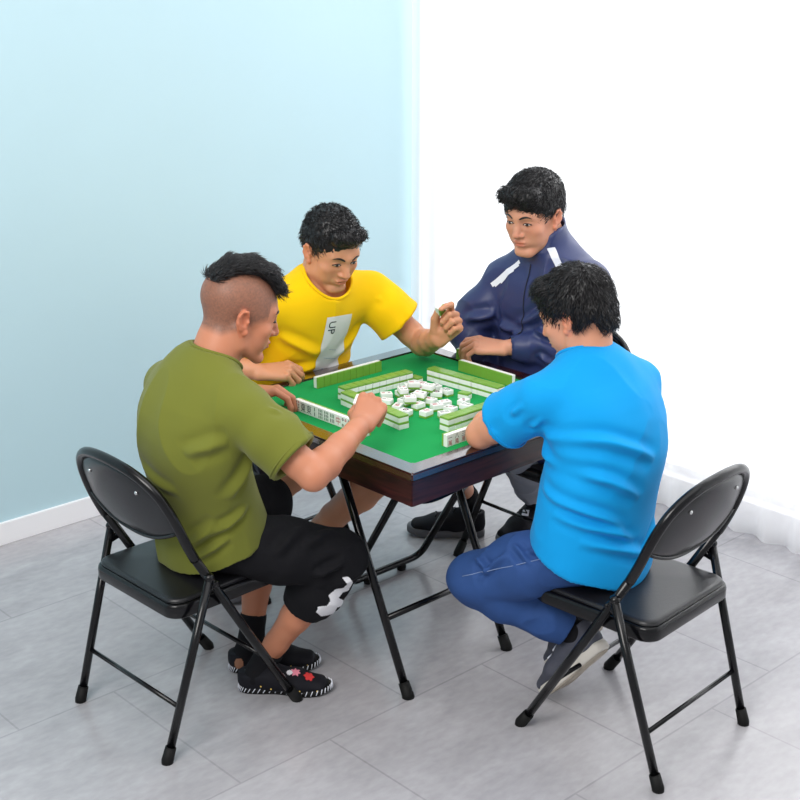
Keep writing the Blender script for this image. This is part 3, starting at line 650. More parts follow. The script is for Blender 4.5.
def add_head(sd, H, neck):
    H.T(sd, [neck, (0, -0.022, -0.03)], [0.060, 0.055], 0.02) if False else None
    H.E(sd, (0, -0.014, 0.040), (0.077, 0.096, 0.083), 0.02)
    H.E(sd, (0, 0.026, 0.010), (0.068, 0.068, 0.075), 0.02)
    H.E(sd, (0, 0.032, -0.045), (0.055, 0.054, 0.058), 0.02)
    for q in (-1, 1):
        H.T(sd, [(q * 0.062, -0.010, -0.030), (q * 0.054, 0.004, -0.066), (q * 0.020, 0.068, -0.096)], [0.016, 0.018, 0.016], 0.022)
        H.E(sd, (q * 0.044, 0.056, -0.020), (0.022, 0.022, 0.020), 0.014); H.E(sd, (q * 0.036, 0.044, -0.050), (0.024, 0.030, 0.032), 0.02)
    H.E(sd, (0, 0.074, -0.096), (0.021, 0.016, 0.015), 0.016)
    H.T(sd, [(-0.042, 0.070, 0.030), (0, 0.084, 0.026), (0.042, 0.070, 0.030)], [0.010, 0.011, 0.010], 0.016)
    for q in (-1, 1): H.E(sd, (q * 0.032, 0.094, 0.008), (0.019, 0.014, 0.011), 0.014, 'sub')
    for q in (-1, 1): H.E(sd, (q * 0.032, 0.070, 0.007), (0.016, 0.014, 0.010), 0.004)
    H.T(sd, [(0, 0.084, 0.018), (0, 0.096, -0.010), (0, 0.104, -0.026)], [0.008, 0.0095, 0.0115], 0.010)
    for q in (-1, 1): H.E(sd, (q * 0.0125, 0.092, -0.030), (0.0085, 0.010, 0.0075), 0.006)
    H.E(sd, (0, 0.076, -0.058), (0.028, 0.016, 0.020), 0.012)
    H.E(sd, (0, 0.0905, -0.0535), (0.023, 0.0075, 0.0055), 0.003); H.E(sd, (0, 0.089, -0.0645), (0.020, 0.0080, 0.0062), 0.003)
    H.E(sd, (0, 0.0985, -0.0590), (0.026, 0.006, 0.0016), 0.003, 'sub')
    for q in (-1, 1):
        rr = Matrix.Rotation(q * 0.16, 3, 'Z') @ Matrix.Rotation(0.18, 3, 'X')
        H.E(sd, (q * 0.078, -0.012, -0.004), (0.0085, 0.0175, 0.029), 0.003, rot=rr); H.E(sd, (q * 0.0885, -0.008, 0.001), (0.0098, 0.0105, 0.0195), 0.0015, 'sub', rot=rr)
        H.T(sd, [(q * .083, -.001, .012), (q * .087, -.008, .023), (q * .088, -.019, .022), (q * .088, -.027, .008), (q * .086, -.025, -.010), (q * .083, -.015, -.024)], [.003] * 6, 0.002); H.E(sd, (q * .082, .001, -.003), (.004, .004, .006), 0.002)
        H.E(sd, (q * 0.078, 0.002, -0.030), (0.006, 0.008, 0.009), 0.004)
class Hand:
    def __init__(s, w, d, dorsal, side, sc=1.06):
        s.w = np.array(w, float); s.Y = nz(np.array(d, float)); z = np.array(dorsal, float); s.Z = nz(z - s.Y * (z @ s.Y)); s.X = np.cross(s.Y, s.Z) * side; s.s = sc
    def pt(s, t, y, z): return s.w + (s.X * t + s.Y * y + s.Z * z) * s.s
def add_hand(sd, h, curls, thumb=None, spread=0.06):
    kn = [(0.030, 0.090, 0.004), (0.0105, 0.095, 0.006), (-0.010, 0.090, 0.004), (-0.029, 0.081, 0.0)]
    Ls = [(0.044, 0.026, 0.021), (0.049, 0.030, 0.022), (0.045, 0.028, 0.021), (0.035, 0.021, 0.019)]; rs = [(0.0098, 0.0092, 0.0084, 0.0070)] * 3 + [(0.0086, 0.0080, 0.0074, 0.0064)]
    sc = h.s
    for t0, k in zip((0.016, 0.005, -0.006, -0.015), kn): sd.seg(h.pt(t0, 0.0, -0.002), h.pt(k[0], k[1] - 0.006, k[2] - 0.006), (0.0165 * sc, 0.0135 * sc), (0.0120 * sc, 0.0118 * sc), h.Z, 0.012)
    sd.seg(h.pt(0.0, 0.03, -0.010), h.pt(-0.014, 0.070, -0.010), 0.014 * sc, 0.011 * sc, h.Z, 0.012)
    tips = []
    for i in range(4):
        p = h.pt(*kn[i]); ang = 0; ca = math.radians(1) ; dv = nz(h.Y + h.X * (kn[i][0] * spread * 40)) ; pts = [p]
        for j in range(3):
            ang += math.radians(curls[i][j]); d = dv * math.cos(ang) - h.Z * math.sin(ang); p = p + d * Ls[i][j] * sc; pts.append(p)
        r = [q * sc for q in rs[i]]; sd.seg(pts[0], pts[1], r[0], r[1], h.Z, 0.006); sd.seg(pts[1], pts[2], r[1], r[2], h.Z, 0.0025); sd.seg(pts[2], pts[3], r[2], r[3], h.Z, 0.0025); tips.append(pts[-1])
    T_ = thumb or [(0.020, 0.018, -0.010), (0.043, 0.046, -0.020), (0.052, 0.078, -0.028), (0.048, 0.104, -0.034)]
    P = [h.pt(*q) for q in T_]; r = [0.0165 * sc, 0.0125 * sc, 0.0105 * sc, 0.0085 * sc]; sd.seg(P[0], P[1], r[0], r[1], h.Z, 0.010); sd.seg(P[1], P[2], r[1], r[2], h.Z, 0.004); sd.seg(P[2], P[3], r[2], r[3], h.Z, 0.003)
    return tips, P
def person(who, r0, f0, label):
    q = PW(who, r0, f0); root = empty('person', loc=q, rz=head_angle(who)); tag(root, label, 'person'); off = v3(r0, f0, 0)
    return root, (lambda r, f, z: v3(r, f, z) - off)
def mid(a, b, t): return np.array(a) + (np.array(b) - np.array(a)) * t
def add_arm(sd, sh, el, wr, sc=1.0, fore=1.0):
    sd.tube([sh, mid(sh, el, .35), mid(sh, el, .8), el], [.050 * sc, .049 * sc, .041 * sc, .039 * sc], k=0.02, kin=0.012)
    d = nz(wr - el)
    sd.tube([el, mid(el, wr, .22), mid(el, wr, .55), mid(el, wr, .85), wr], [.039 * sc, .043 * sc, .036 * sc * fore, .028 * sc, .0255 * sc], k=0.012, kin=0.012)
def add_leg(sd, hip, kn, an, toe=None, sc=1.0):
    sd.tube([hip, mid(hip, kn, .5), kn], [.080 * sc, .070 * sc, .054 * sc], k=0.02, kin=0.015)
    back = nz(np.cross(kn - an, np.cross(kn - hip, kn - an)))
    c = mid(kn, an, .3) - back * 0.0 
    sd.tube([kn, mid(kn, an, .28), mid(kn, an, .6), mid(kn, an, .88), an], [.050 * sc, .056 * sc, .044 * sc, .034 * sc, .034 * sc], k=0.015, kin=0.015)
def torso_body(sd, st, sh):
    """slim trunk inside the garment"""
    pts = [s[0] for s in st[1:]]; rad = [(max(.04, s[1] - (.045 if i == 0 else .024)), max(.04, s[2] - (.045 if i == 0 else .024))) for i, s in enumerate(st[1:])]
    sd.tube(pts, rad, k=0.02, kin=0.03)
def smooth_st(st, n=3):
    P = catmull([tuple(s[0]) for s in st], n); Rr = catmull([(s[1], s[2], 0) for s in st], n); return [np.array(p) for p in P], [(r[0], r[1]) for r in Rr]
def bvh(o):
    me = o.data; return BVHTree.FromPolygons([v.co for v in me.vertices], [tuple(p.vertices) for p in me.polygons])
def decal(parent, name, m, target, org, nrm, upd, w, h, inside=None, res=0.004, off=0.0018, reach=0.12):
    """a patch of print that lies on the cloth"""
    T = bvh(target); n = Vector(nrm).normalized(); u = Vector(upd); u = (u - n * u.dot(n)).normalized(); s = u.cross(n) * 1.0; O = Vector(org) + n * reach
    nx, ny = max(2, int(w / res)), max(2, int(h / res)); vs = []; ok = []
    for j in range(ny + 1):
        for i in range(nx + 1):
            x = (i / nx - .5) * w; y = (j / ny - .5) * h; hit = T.ray_cast(O + s * x + u * y, -n, reach * 2.2)
            if hit[0] is None: vs.append(O); ok.append(False)
            else: vs.append(hit[0] + hit[1].normalized() * (off if hit[1].dot(n) > 0 else -off)); ok.append(True)
    fs = []
    for j in range(ny):
        for i in range(nx):
            q = (j * (nx + 1) + i, j * (nx + 1) + i + 1, (j + 1) * (nx + 1) + i + 1, (j + 1) * (nx + 1) + i)
            if all(ok[k] for k in q) and (inside is None or inside(((i + .5) / nx - .5) * w, ((j + .5) / ny - .5) * h)): fs.append(q)
    used = sorted({k for f in fs for k in f}); mp = {k: i for i, k in enumerate(used)}
    if not fs: return None
    mb = MB(); mb.add([vs[k] for k in used], [tuple(mp[k] for k in f) for f in fs]); return mb.build(name, m, parent)
def text_decal(parent, name, m, target, org, nrm, upd, body_, size, off=.0036, reach=.12):
    T = bvh(target); n = Vector(nrm).normalized(); u = Vector(upd); u = (u - n * u.dot(n)).normalized(); s = u.cross(n); vs, fs = text_geo(body_, size); out = []
    for v in vs:
        hit = T.ray_cast(Vector(org) + n * reach + s * v.x + u * v.y, -n, reach * 2.5); p = hit[0] if hit[0] is not None else Vector(org); out.append(p + n * off)
    mb = MB(); mb.add(out, fs, False); return mb.build(name, m, parent)
def inpoly(poly):
    def f(x, y):
        c = False; j = len(poly) - 1
        for i in range(len(poly)):
            if (poly[i][1] > y) != (poly[j][1] > y) and x < (poly[j][0] - poly[i][0]) * (y - poly[i][1]) / (poly[j][1] - poly[i][1]) + poly[i][0]: c = not c
            j = i
        return c
    return f
def face_details(root, body, H, look=-0.3, brow=True):
    T = bvh(body); d = Vector(H.R @ v3(0, -1, 0))
    def on(x, z, off=0.0, y=0.13):
        o = Vector(H.pt(x, y, z)); hit = T.ray_cast(o, d, 0.2 * H.s); p = hit[0] if hit[0] is not None else Vector(H.pt(x, 0.08, z)); return p - d * off
    for q in (-1, 1):
        c = on(q * 0.032, 0.006, 0.0); e = MB(); rm = Matrix(H.R.tolist()) @ Matrix.Rotation(-q * 0.25, 3, 'Z')
        e.ball(c - Vector(d) * -0.0022, (0.0125 * H.s, 0.0040 * H.s, 0.0032 * H.s), 16, 10, rm); eo = e.build('eye', M['eye_white'], root)
        i = MB(); i.ball(on(q * 0.032, 0.0050, 0.0) + Vector(d) * -0.0016, (0.0056 * H.s, 0.0042 * H.s, 0.0036 * H.s), 12, 8, rm); i.build('iris', M['eye_dark'], eo)
        l = MB(); pts = [on(q * x, z, 0.0014) for x, z in ((0.018, 0.0045), (0.024, 0.0085), (0.032, 0.0100), (0.040, 0.0090), (0.046, 0.0050))]; l.pipe(catmull(pts, 4), [0.0016] * 17, 6); l.build('eyelashes', M['hair'], eo)
        b = MB(); pts = [on(q * x, z, 0.0012) for x, z in ((0.014, 0.026), (0.022, 0.030), (0.032, 0.0325), (0.042, 0.031), (0.050, 0.026))]; cp = catmull(pts, 4); b.pipe(cp, [0.0034 * H.s * math.sin(PI * min(1, (i_ + 3) / 19)) + 0.0006 for i_ in range(len(cp))], 6, flat=0.6); b.build('eyebrow', M['hair'], root)
def skin_colour(base, H, stubble=None, nails=()):
    base = np.array(base)
    def f(P):
        c = np.tile(base, (len(P), 1)); c *= (0.94 + 0.12 * noise(P, 22, 3))[:, None]
        q = H.inv(P); near = (np.abs(q) < 0.14).all(1)
        x, y, z = q[:, 0], q[:, 1], q[:, 2]
        lips = np.exp(-((x / 0.021) ** 2) ** 2 - ((z + 0.059) / 0.0095) ** 4) * (y > 0.078) * near; c = mixc(c, base * np.array([0.82, 0.50, 0.50]), lips * 0.8)
        rosy = (np.exp(-(((np.abs(x) - 0.042) / 0.022) ** 2 + ((z + 0.02) / 0.02) ** 2)) * (y > 0.03) + np.exp(-((x / 0.014) ** 2 + ((z + 0.026) / 0.014) ** 2)) * (y > 0.09)) * near
        c = mixc(c, base * np.array([1.0, 0.72, 0.70]), rosy * 0.35)
        ears = (np.abs(x) > 0.076) * (np.abs(z + 0.006) < 0.04) * near; c = mixc(c, base * np.array([1.05, 0.72, 0.66]), ears * 0.5)
        if stubble is not None: w, col = stubble(q); c = mixc(c, col, w * near)  # short stubble colour on the shaved scalp
        for p in nails: w = np.exp(-(((P - p) ** 2).sum(1) / 0.008 ** 2)); c = mixc(c, base * np.array([1.1, 0.95, 0.95]), w * 0.5)
        return c
    return f
def hair(root, H, build, n=1800, ln=(0.018, 0.034), flow=None, lift=0.25, h=0.0035, keep=None, rad=0.0015):
    sd = SDF(); build(sd); Vv, F = sd.mesh(h); Vv = lap(Vv, F, 2)
    q = H.inv(Vv); Nn = vnormals(Vv, F); Vv = Vv + Nn * (noise(q * np.array([1, 1, 0.6]), 160, 2) * 0.005)[:, None]
    mb = MB(); mb.add(Vv.tolist(), F.tolist()); R = np.random.default_rng(5)
    idx = R.choice(len(Vv), min(n, len(Vv)), replace=False)
    for i in idx:
        ql = q[i]; p = Vv[i]; nn = Nn[i]
        if keep is not None and not keep(ql): continue
        fl = flow(ql) if flow else (ql - v3(0, -0.05, 0.10)); fl = H.R @ nz(fl + R.normal(0, 0.25, 3) * np.linalg.norm(fl)); fl = fl - nn * (fl @ nn); fl = nz(fl); li = lift * R.uniform(0.5, 1.6)
        L = R.uniform(*ln); a = p - nn * 0.003; b = p + (fl * 0.55 + nn * li) * L * 0.6; c = p + (fl * 1.0 + nn * li * 0.9) * L; c[2] -= L * 0.12
        sidev = nz(np.cross(fl, nn)); r_ = rad * R.uniform(0.7, 1.4)
        vs = [a + sidev * r_, a - sidev * r_, a + nn * r_, b + sidev * r_ * .8, b - sidev * r_ * .8, b + nn * r_ * .8, c]
        mb.add(vs, [(0, 1, 4, 3), (1, 2, 5, 4), (2, 0, 3, 5), (3, 4, 6), (4, 5, 6), (5, 3, 6)])
    me = bpy.data.meshes.new('hair'); me.from_pydata(mb.v, [], mb.f); me.update(); me.polygons.foreach_set('use_smooth', [True] * len(me.polygons)); me.materials.append(M['hair']); o = bpy.data.objects.new('hair', me); COL.objects.link(o); o.parent = root; return o
def shoe_frame(heel, d, up): Y = nz(np.array(d, float)); z = np.array(up, float); Zz = nz(z - Y * (z @ Y)); X = np.cross(Y, Zz); return np.array(heel, float), X, Y, Zz
def shoe(root, heel, d, up, style, ankle, side=1, L=0.275):
    """heel: the lowest back point; d: towards the toe"""
    O, X, Y, Zz = shoe_frame(heel, d, up); s = L / 0.275; pt = lambda x, y, z: O + (X * x + Y * y + Zz * z) * s
    low = style == 'loafer'; z0 = 0.014 if low else 0.024
    sd = SDF()
    sd.tube([pt(0, 0.034, z0 + 0.022), pt(0, 0.10, z0 + 0.026), pt(0.004 * side, 0.17, z0 + 0.018), pt(0.002 * side, 0.240, z0 + 0.010)], [(.033 * s, .034 * s), (.036 * s, .036 * s), (.046 * s, .028 * s), (.038 * s, .022 * s)], Zz, 0.02, 0.03)
    top = z0 + (0.040 if low else 0.068)
    sd.tube([pt(0, 0.040, z0 + 0.02), pt(0, 0.042, top)], [(.033 * s, .040 * s), (.034 * s, .044 * s)], Y, 0.02, flat1=True)
    if not low: sd.tube([pt(0, 0.07, z0 + 0.045), pt(0, 0.13, z0 + 0.032)], [.030 * s, .024 * s], Zz, 0.03)
    sd.tube([pt(0, 0.044, top - 0.012), np.array(ankle) + (np.array(ankle) - pt(0, 0.044, top)) * 0.3], [(.027 * s, .034 * s), .036], Y, 0.003, op='sub')
    lo = O - 0.3; hi = O + 0.3; sd.plane(pt(0, 0, z0 - 0.006), -Zz, lo, hi)
    o = sd_obj(sd, 'shoe', M['shoe_grey'] if style == 'runner_grey' else M['shoe_black'], root, 0.0035)
    # outsole
    out = [(-.030, .02), (-.020, .003), (0, -.003), (.020, .003), (.031, .02), (.034, .06), (.031, .11), (.040, .16), (.047, .20), (.040, .245), (.020, .270), (0, .2755), (-.022, .268), (-.042, .235), (-.046, .19), (-.042, .15), (-.034, .10), (-.034, .06)]
    cp = catmull([(x, y, 0) for x, y in out], 3, True); n = len(cp); vs = []; rings = [(0.95, 0.0), (1.0, 0.004), (1.0, z0 - 0.004), (0.97, z0 + 0.004)]
    for q, z in rings: vs += [pt(c.x * q, 0.135 + (c.y - 0.135) * q, z + 0.010 * max(0, (c.y - 0.2) / 0.075) ** 2) for c in cp]
    fs = [(a * n + k, a * n + (k + 1) % n, (a + 1) * n + (k + 1) % n, (a + 1) * n + k) for a in range(3) for k in range(n)] + [tuple(range(n))[::-1], tuple(range(3 * n, 4 * n))]
    mb = MB(); mb.add(vs, fs); so = mb.build('sole', {'loafer': M['rubber'], 'runner_grey': M['sole_white'], 'runner': M['sole_grey']}[style], o)
    if style != 'loafer':
        lc = MB()
        T = bvh(o)
        for k in range(6):
            y = 0.085 + 0.016 * k; row = []
            for t in np.linspace(-1, 1, 7):
                a = Vector(pt(t * 0.020, y + 0.008 * abs(t) * (1 if k % 2 else -1), 0.14)); hh = T.ray_cast(a, Vector(-Zz), 0.2)
                if hh[0] is not None: row.append(hh[0] + Vector(Zz) * 0.002)
            if len(row) > 2: lc.pipe(row, 0.0026, 6)
        if lc.v: lc.build('lace', M['stripe'] if style == 'runner_grey' else M['shoe_black'], o)
        if style == 'runner_grey':
            n = len(cp); tr = MB(); vs = [pt(c.x * q, 0.135 + (c.y - 0.135) * q, z + 0.010 * max(0, (c.y - 0.2) / 0.075) ** 2) for q, z in ((0.90, -0.004), (0.93, 0.002)) for c in cp]
            tr.add(vs, [(a, (a + 1) % n, n + (a + 1) % n, n + a) for a in range(n)] + [tuple(range(n))[::-1], tuple(range(n, 2 * n))]); tr.build('outsole', M['sole_tan'], so)
    else:
        st = MB(); m_ = 46; cc = catmull([(x, y, 0) for x, y in out], 6, True)
        for k in range(0, len(cc), 2):
            c = cc[k]; c2 = cc[(k + 1) % len(cc)]; q = 1.015; zz = 0.010 * max(0, (c.y - 0.2) / 0.075) ** 2
            st.pipe([pt(c.x * q, 0.135 + (c.y - 0.135) * q, zz + 0.006), pt(c2.x * 0.99, 0.135 + (c2.y - 0.135) * 0.99, zz + 0.021)], 0.0014, 5)
        st.build('stitching', M['stripe'], o)
    return o, pt
def hem_ring(root, pts, r, name, m): mb = MB(); mb.pipe(pts, r, 8, closed=True); return mb.build(name, m, root)
def circle(c, ax, rx, ry, up, n=28, off=0.0, a0=0, wob=0.0):
    ax = nz(np.array(ax, float)); s = nz(np.cross(ax, up)); u = np.cross(s, ax); return [np.array(c) + s * (rx + off) * math.cos(2 * PI * k / n) + u * (ry + off) * math.sin(2 * PI * k / n) + ax * wob * math.sin(2 * PI * k / n * 2) for k in range(n)]
def cloth_disp(amp, seed, dirs=(1, 1, 1), f=9.0, extra=None):
    d = np.array(dirs, float)
    def fn(P, N=None):
        w = np.stack([noise(P, 5, seed + 1), noise(P, 5, seed + 2), noise(P, 5, seed + 3)], -1) - 0.5
        a = noise((P + w * 0.10) * d, f, seed); b = noise((P + w * 0.05) * d[[1, 0, 2]], f * 2.1, seed + 5)
        rid = (1 - np.abs(2 * a - 1)) ** 2; o = CG * amp * (rid - 0.4) + CG * amp * 0.35 * (b - 0.5)
        if extra is not None: o = o + extra(P, N)
        return o
    return fn
def folds(specs):
    """crease lines: (a, b, height, width) — a ridge over the cloth from a to b"""
    def fn(P, N=None):
        o = np.zeros(len(P)); Pf = P.astype(np.float32)
        for a, b, hgt, wd in specs:
            n = 24; S_ = np.array(a)[None] + (np.array(b) - np.array(a))[None] * np.linspace(0, 1, n)[:, None]
            Q = np.array([P[np.argmin(((Pf - s_.astype(np.float32)) ** 2).sum(1))] for s_ in S_])
            for _ in range(3): Q[1:-1] = (Q[:-2] + Q[1:-1] * 2 + Q[2:]) / 4
            lo, hi = Q.min(0) - .07, Q.max(0) + .07; ix = np.nonzero(((P > lo) & (P < hi)).all(1))[0]
            if not len(ix): continue
            p = P[ix]; A = Q[:-1]; AB = Q[1:] - A; L2 = (AB ** 2).sum(1) + 1e-9
            t = np.clip(((p[:, None] - A[None]) * AB[None]).sum(-1) / L2[None], 0, 1); dd = np.linalg.norm(p[:, None] - (A[None] + t[..., None] * AB[None]), axis=-1)
            k = dd.argmin(1); d = dd[np.arange(len(ix)), k]; T_ = (k + t[np.arange(len(ix)), k]) / (n - 1)
            o[ix] += hgt * FG * (np.exp(-(d / (wd * .7)) ** 2) - 0.5 * np.exp(-((d - wd * 1.3) / (wd * .8)) ** 2)) * np.sin(PI * T_) ** .8
        return o
    return fn
def shirt(root, name, m, st, sh, el, frac, r_sl, neck, neckr, J, disp, h=CLOTH, hem=None, sleeve_r2=None):
    sd = SDF(); P, R_ = smooth_st(st); sd.tube(P, R_, k=0.02, kin=0.03, flat0=True)
    top = st[-2][0]
    for q in (0, 1):
        inn = mid(top, sh[q], 0.25); sd.tube([inn, mid(top, sh[q], .7), sh[q]], [(.088, .075), (.076, .068), r_sl * 0.88], k=0.045, kin=0.03)
        e = mid(sh[q], el[q], frac[q]); sd.tube([sh[q], mid(sh[q], e, .5), e], [r_sl * 0.88, r_sl, (sleeve_r2 or r_sl * 1.06)], k=0.03, kin=0.02, flat1=True)
    for q in (0, 1):
        e = mid(sh[q], el[q], frac[q]); d = nz(el[q] - sh[q]); sd.tube([e - d * 0.045, e + d * 0.05], [.050, (sleeve_r2 or r_sl * 1.06) - 0.005], k=0.003, op='sub')
    sd.plane(hem[0], hem[1], hem[0] - v3(.5, .5, .35), hem[0] + v3(.5, .5, .16)) if hem else None
    ax = neck[1] - neck[0]; Ln = np.linalg.norm(ax); ax = ax / Ln; sx = nz(np.cross(ax, (0, 1, 0))); ux = np.cross(sx, ax); ringp = []
    for k in range(44):
        a = 2 * PI * k / 44; S_ = np.linspace(-.04, Ln + .03, 90); rad = neckr[0] + (neckr[1] - neckr[0]) * np.clip(S_ / Ln, 0, 1)
        Q = neck[0] + S_[:, None] * ax + rad[:, None] * (sx * math.cos(a) + ux * math.sin(a)); d = sd.field(Q[None].astype(np.float32), Q.min(0)[None] - .1, Q.max(0)[None] + .1, .05)[0]
        ins = np.nonzero(d < 0)[0]; ringp.append(Q[ins[-1]] if len(ins) else None)
    ringp = [p for p in ringp if p is not None]
    sd.tube([neck[0], neck[1]], [neckr[0], neckr[1]], k=0.004, op='sub')
    o = sd_obj(sd, name, m, root, h, disp=disp, smooth=2)
    n_ = len(ringp)
    for _ in range(4): ringp = [(ringp[k - 1] + ringp[k] * 2 + ringp[(k + 1) % n_]) / 4 for k in range(n_)]
    if n_ > 8: mb = MB(); mb.pipe(ringp, 0.0055, 8, closed=True); mb.build('collar', m, o)
    return o
def collar_ring(root, cloth, c, ax, rx, ry, m, r=0.0045, up=(0, 1, 0), name='collar'):
    """neckband that follows the cut edge of the garment"""
    T = bvh(cloth); pts = []
    for p in circle(c, ax, rx, ry, up, 36):
        hh = T.find_nearest(Vector(p)); pts.append(hh[0] if hh[0] is not None and (hh[0] - Vector(p)).length < 0.03 else Vector(p))
    pts = [(pts[k - 1] + pts[k] * 2 + pts[(k + 1) % 36]) / 4 for k in range(36)]
    mb = MB(); mb.pipe(pts, r, 8, closed=True, flat=0.9); return mb.build(name, m, cloth)

# ================= the man in olive green =================
def man_olive():
    root, J = person('olive', -0.04, -0.78, 'person in olive green t-shirt and black cropped trousers, sides of the head shaved')
    H = Head(J(0.003, -0.650, 1.148), -21, 18, 0, 1.04)
    shR, shL, elR, elL = J(.165, -.755, .935), J(-.195, -.745, .925), J(.336, -.683, .800), J(-.36, -.60, .83)
    wrR, wrL = J(.262, -.452, .862), J(-.308, -.412, .812)
    hipR, hipL, knR, knL, anR, anL = J(.010, -.715, .515), J(-.155, -.715, .515), J(.145, -.445, .43), J(-.20, -.44, .49), J(-.035, -.565, .10), J(-.145, -.545, .10)
    st = [(J(-.072, -.712, .462), .176, .138), (J(-.070, -.720, .555), .167, .132), (J(-.055, -.750, .68), .157, .118), (J(-.035, -.785, .79), .168, .116), (J(-.02, -.795, .88), .178, .110), (J(-.018, -.770, .955), .150, .092), (J(-.015, -.745, 1.015), .088, .070)]
    C7 = J(-.008, -.738, 1.022)
    body = SDF(); torso_body(body, st, None)
    for s_, e_, w_ in ((shR, elR, wrR), (shL, elL, wrL)): body.seg(st[-2][0], s_, .055, .048, k=.03); add_arm(body, s_, e_, w_)
    add_leg(body, hipR, knR, anR); add_leg(body, hipL, knL, anL)
    body.tube([C7, mid(C7, H.pt(0, -.02, -.03), .5), H.pt(0, -.025, -.02)], [(.066, .062), (.060, .060), (.060, .062)], k=.03, kin=.02)
    add_head(body, H, None)
    hR = Hand(wrR, (-.42, .80, .40), (.45, -.25, .86), -1); add_hand(body, hR, [(48, 55, 30), (58, 55, 30), (62, 58, 32), (66, 55, 30)], [(0.022, 0.018, -0.010), (0.040, 0.048, -0.028), (0.042, 0.078, -0.040), (0.034, 0.098, -0.052)])
    hL = Hand(wrL, (.80, .60, .05), (-.15, .0, 1), 1); add_hand(body, hL, [(30, 40, 25), (32, 46, 28), (36, 48, 28), (40, 46, 25)], [(0.020, 0.018, -0.008), (0.046, 0.044, -0.020), (0.060, 0.072, -0.030), (0.058, 0.100, -0.034)])
    def stub(q):
        x, y, z = q.T; line = -0.030 + 0.060 * np.clip((y + 0.02) / 0.10, -0.3, 1) + 0.03 * (y > 0.055)
        w = np.clip((z - line) / 0.018 + 0.5, 0, 1) * np.clip((0.082 - y) / 0.01, 0, 1); w = w * (np.abs(x) > 0.0) * (0.55 + 0.35 * noise(q, 420, 1))
        ear = np.clip((np.abs(x) - 0.0755) / 0.002, 0, 1) * (((z + .004) / .034) ** 2 + ((y + .012) / .024) ** 2 < 1); w = w * (1 - ear); return w * 0.88, srgb(84, 66, 60)
    b = sd_obj(body, 'body', M['skin'], root, FINE, colour=skin_colour(SK['olive'], H, stub)); face_details(root, b, H)
    def hb(sd):
        H.T(sd, [(0, -.092, .078), (0, -.052, .118), (0, 0.0, .130), (0, .045, .118), (0, .078, .088)], [(.046, .010), (.056, .014), (.056, .017), (.054, .017), (.044, .013)], 0.015, up=(0, -.2, 1))
    hair(root, H, hb, 2300, (0.016, 0.034), lambda q: v3(q[0] * 1.0, 0.10, 0.0 + 0.1 * (q[1] < -0.02)), 0.20)
    fo = folds([(shR + v3(-.02, -.04, -.05), J(.10, -.93, .84), .006, .022), (shR + v3(-.03, .02, -.09), J(.13, -.80, .70), .007, .02), (J(.14, -.84, .62), J(.02, -.93, .53), .007, .018), (J(.15, -.80, .58), J(.05, -.92, .50), .006, .014), (J(.16, -.72, .66), J(.12, -.88, .57), .006, .016), (J(-.15, -.90, .75), J(.05, -.94, .70), .004, .02), (mid(shR, elR, .15) + v3(.04, 0, .05), mid(shR, elR, .6) + v3(.03, .06, .0), .004, .012)])
    s = shirt(root, 'shirt', M['olive'], st, (shR, shL), (elR, elL), (.72, .72), .073, (C7 + v3(0, -.004, -.020), C7 + v3(0, .06, .10)), (.066, .085), J, cloth_disp(.0045, 3, (1, 1, .55), 8, fo), hem=(J(-.05, -.81, .462), v3(.10, .36, -.90)))
    for q_, (a, e) in enumerate(((shR, elR), (shL, elL))):
        p = mid(a, e, .72) - nz(e - a) * .012; hem_ring(root, circle(p, e - a, .0765, .0765, (0, 1, 0), 30, .001, wob=0.001), .0022, 'sleeve_hem', M['olive']).parent = s
    # cropped trousers
    tr = SDF(); tr.ell(J(-.072, -.705, .510), (.150, .118, .074), k=.03); tr.tube([hipR, mid(hipR, knR, .5), knR], [.082, .090, .080], k=.03, kin=.02); tr.tube([hipL, mid(hipL, knL, .5), knL], [.082, .090, .078], k=.03, kin=.02)
    for k_, a_ in ((knR, anR), (knL, anL)):
        e = mid(k_, a_, .50); tr.tube([k_, mid(k_, a_, .3), e], [.078, .078, .066], k=.02, kin=.02, flat1=True); d = nz(a_ - k_); tr.tube([e - d * .02, e + d * .05], [.056, .060], k=.003, op='sub')
    f2 = folds([(knR + v3(0, -.02, .07), mid(hipR, knR, .5) + v3(.06, 0, .03), .006, .02), (knR + v3(.06, -.03, .02), mid(hipR, knR, .55) + v3(.09, 0, -.04), .007, .015), (mid(hipR, knR, .2) + v3(.09, 0, .0), mid(hipR, knR, .5) + v3(.05, .02, .08), .006, .02)])
    t = sd_obj(tr, 'trousers', M['black_cloth'], root, CLOTH, disp=cloth_disp(.004, 9, (1, 1, 1), 12, f2), smooth=2)
    decal(t, 'white_print', M['print_white'], t, J(.19, -.492, .345), (.80, -.45, .25), (-.15, .5, .8), .10, .16, inpoly([(-.034, -.062), (-.012, -.072), (.024, -.058), (.020, -.034), (.040, -.028), (.030, -.010), (.010, -.004), (.016, .014), (.034, .022), (.030, .050), (.006, .066), (-.010, .058), (.012, .044), (.010, .030), (-.012, .020), (-.022, -.004), (-.010, -.018), (-.014, -.034), (-.036, -.044)]), res=.0022)
    for an, hl, tl, k_ in ((anR, J(-.075, -.645, 0.0), J(.120, -.455, 0), knR), (anL, J(-.185, -.600, 0.0), J(-.030, -.400, 0), knL)):
        d = nz(tl - hl); so, pt = shoe(root, hl, d, (0, 0, 1), 'loafer', an, 1 if an is anR else -1, 0.272)
        sk = SDF(); u = nz(k_ - an); sk.tube([pt(0, .045, .045), an, an + u * (.075 if an is anL else .012)], [.034, .038, .0395], k=.01, flat1=True); sk.tube([pt(0, .05, .04), pt(0, .11, .04)], [.034, .026], k=.02); sk.tube([an + u * (.06 if an is anL else .0), an + u * .16], [.030, .036], k=.002, op='sub')
        sd_obj(sk, 'sock', M['black_cloth'], root, .004)
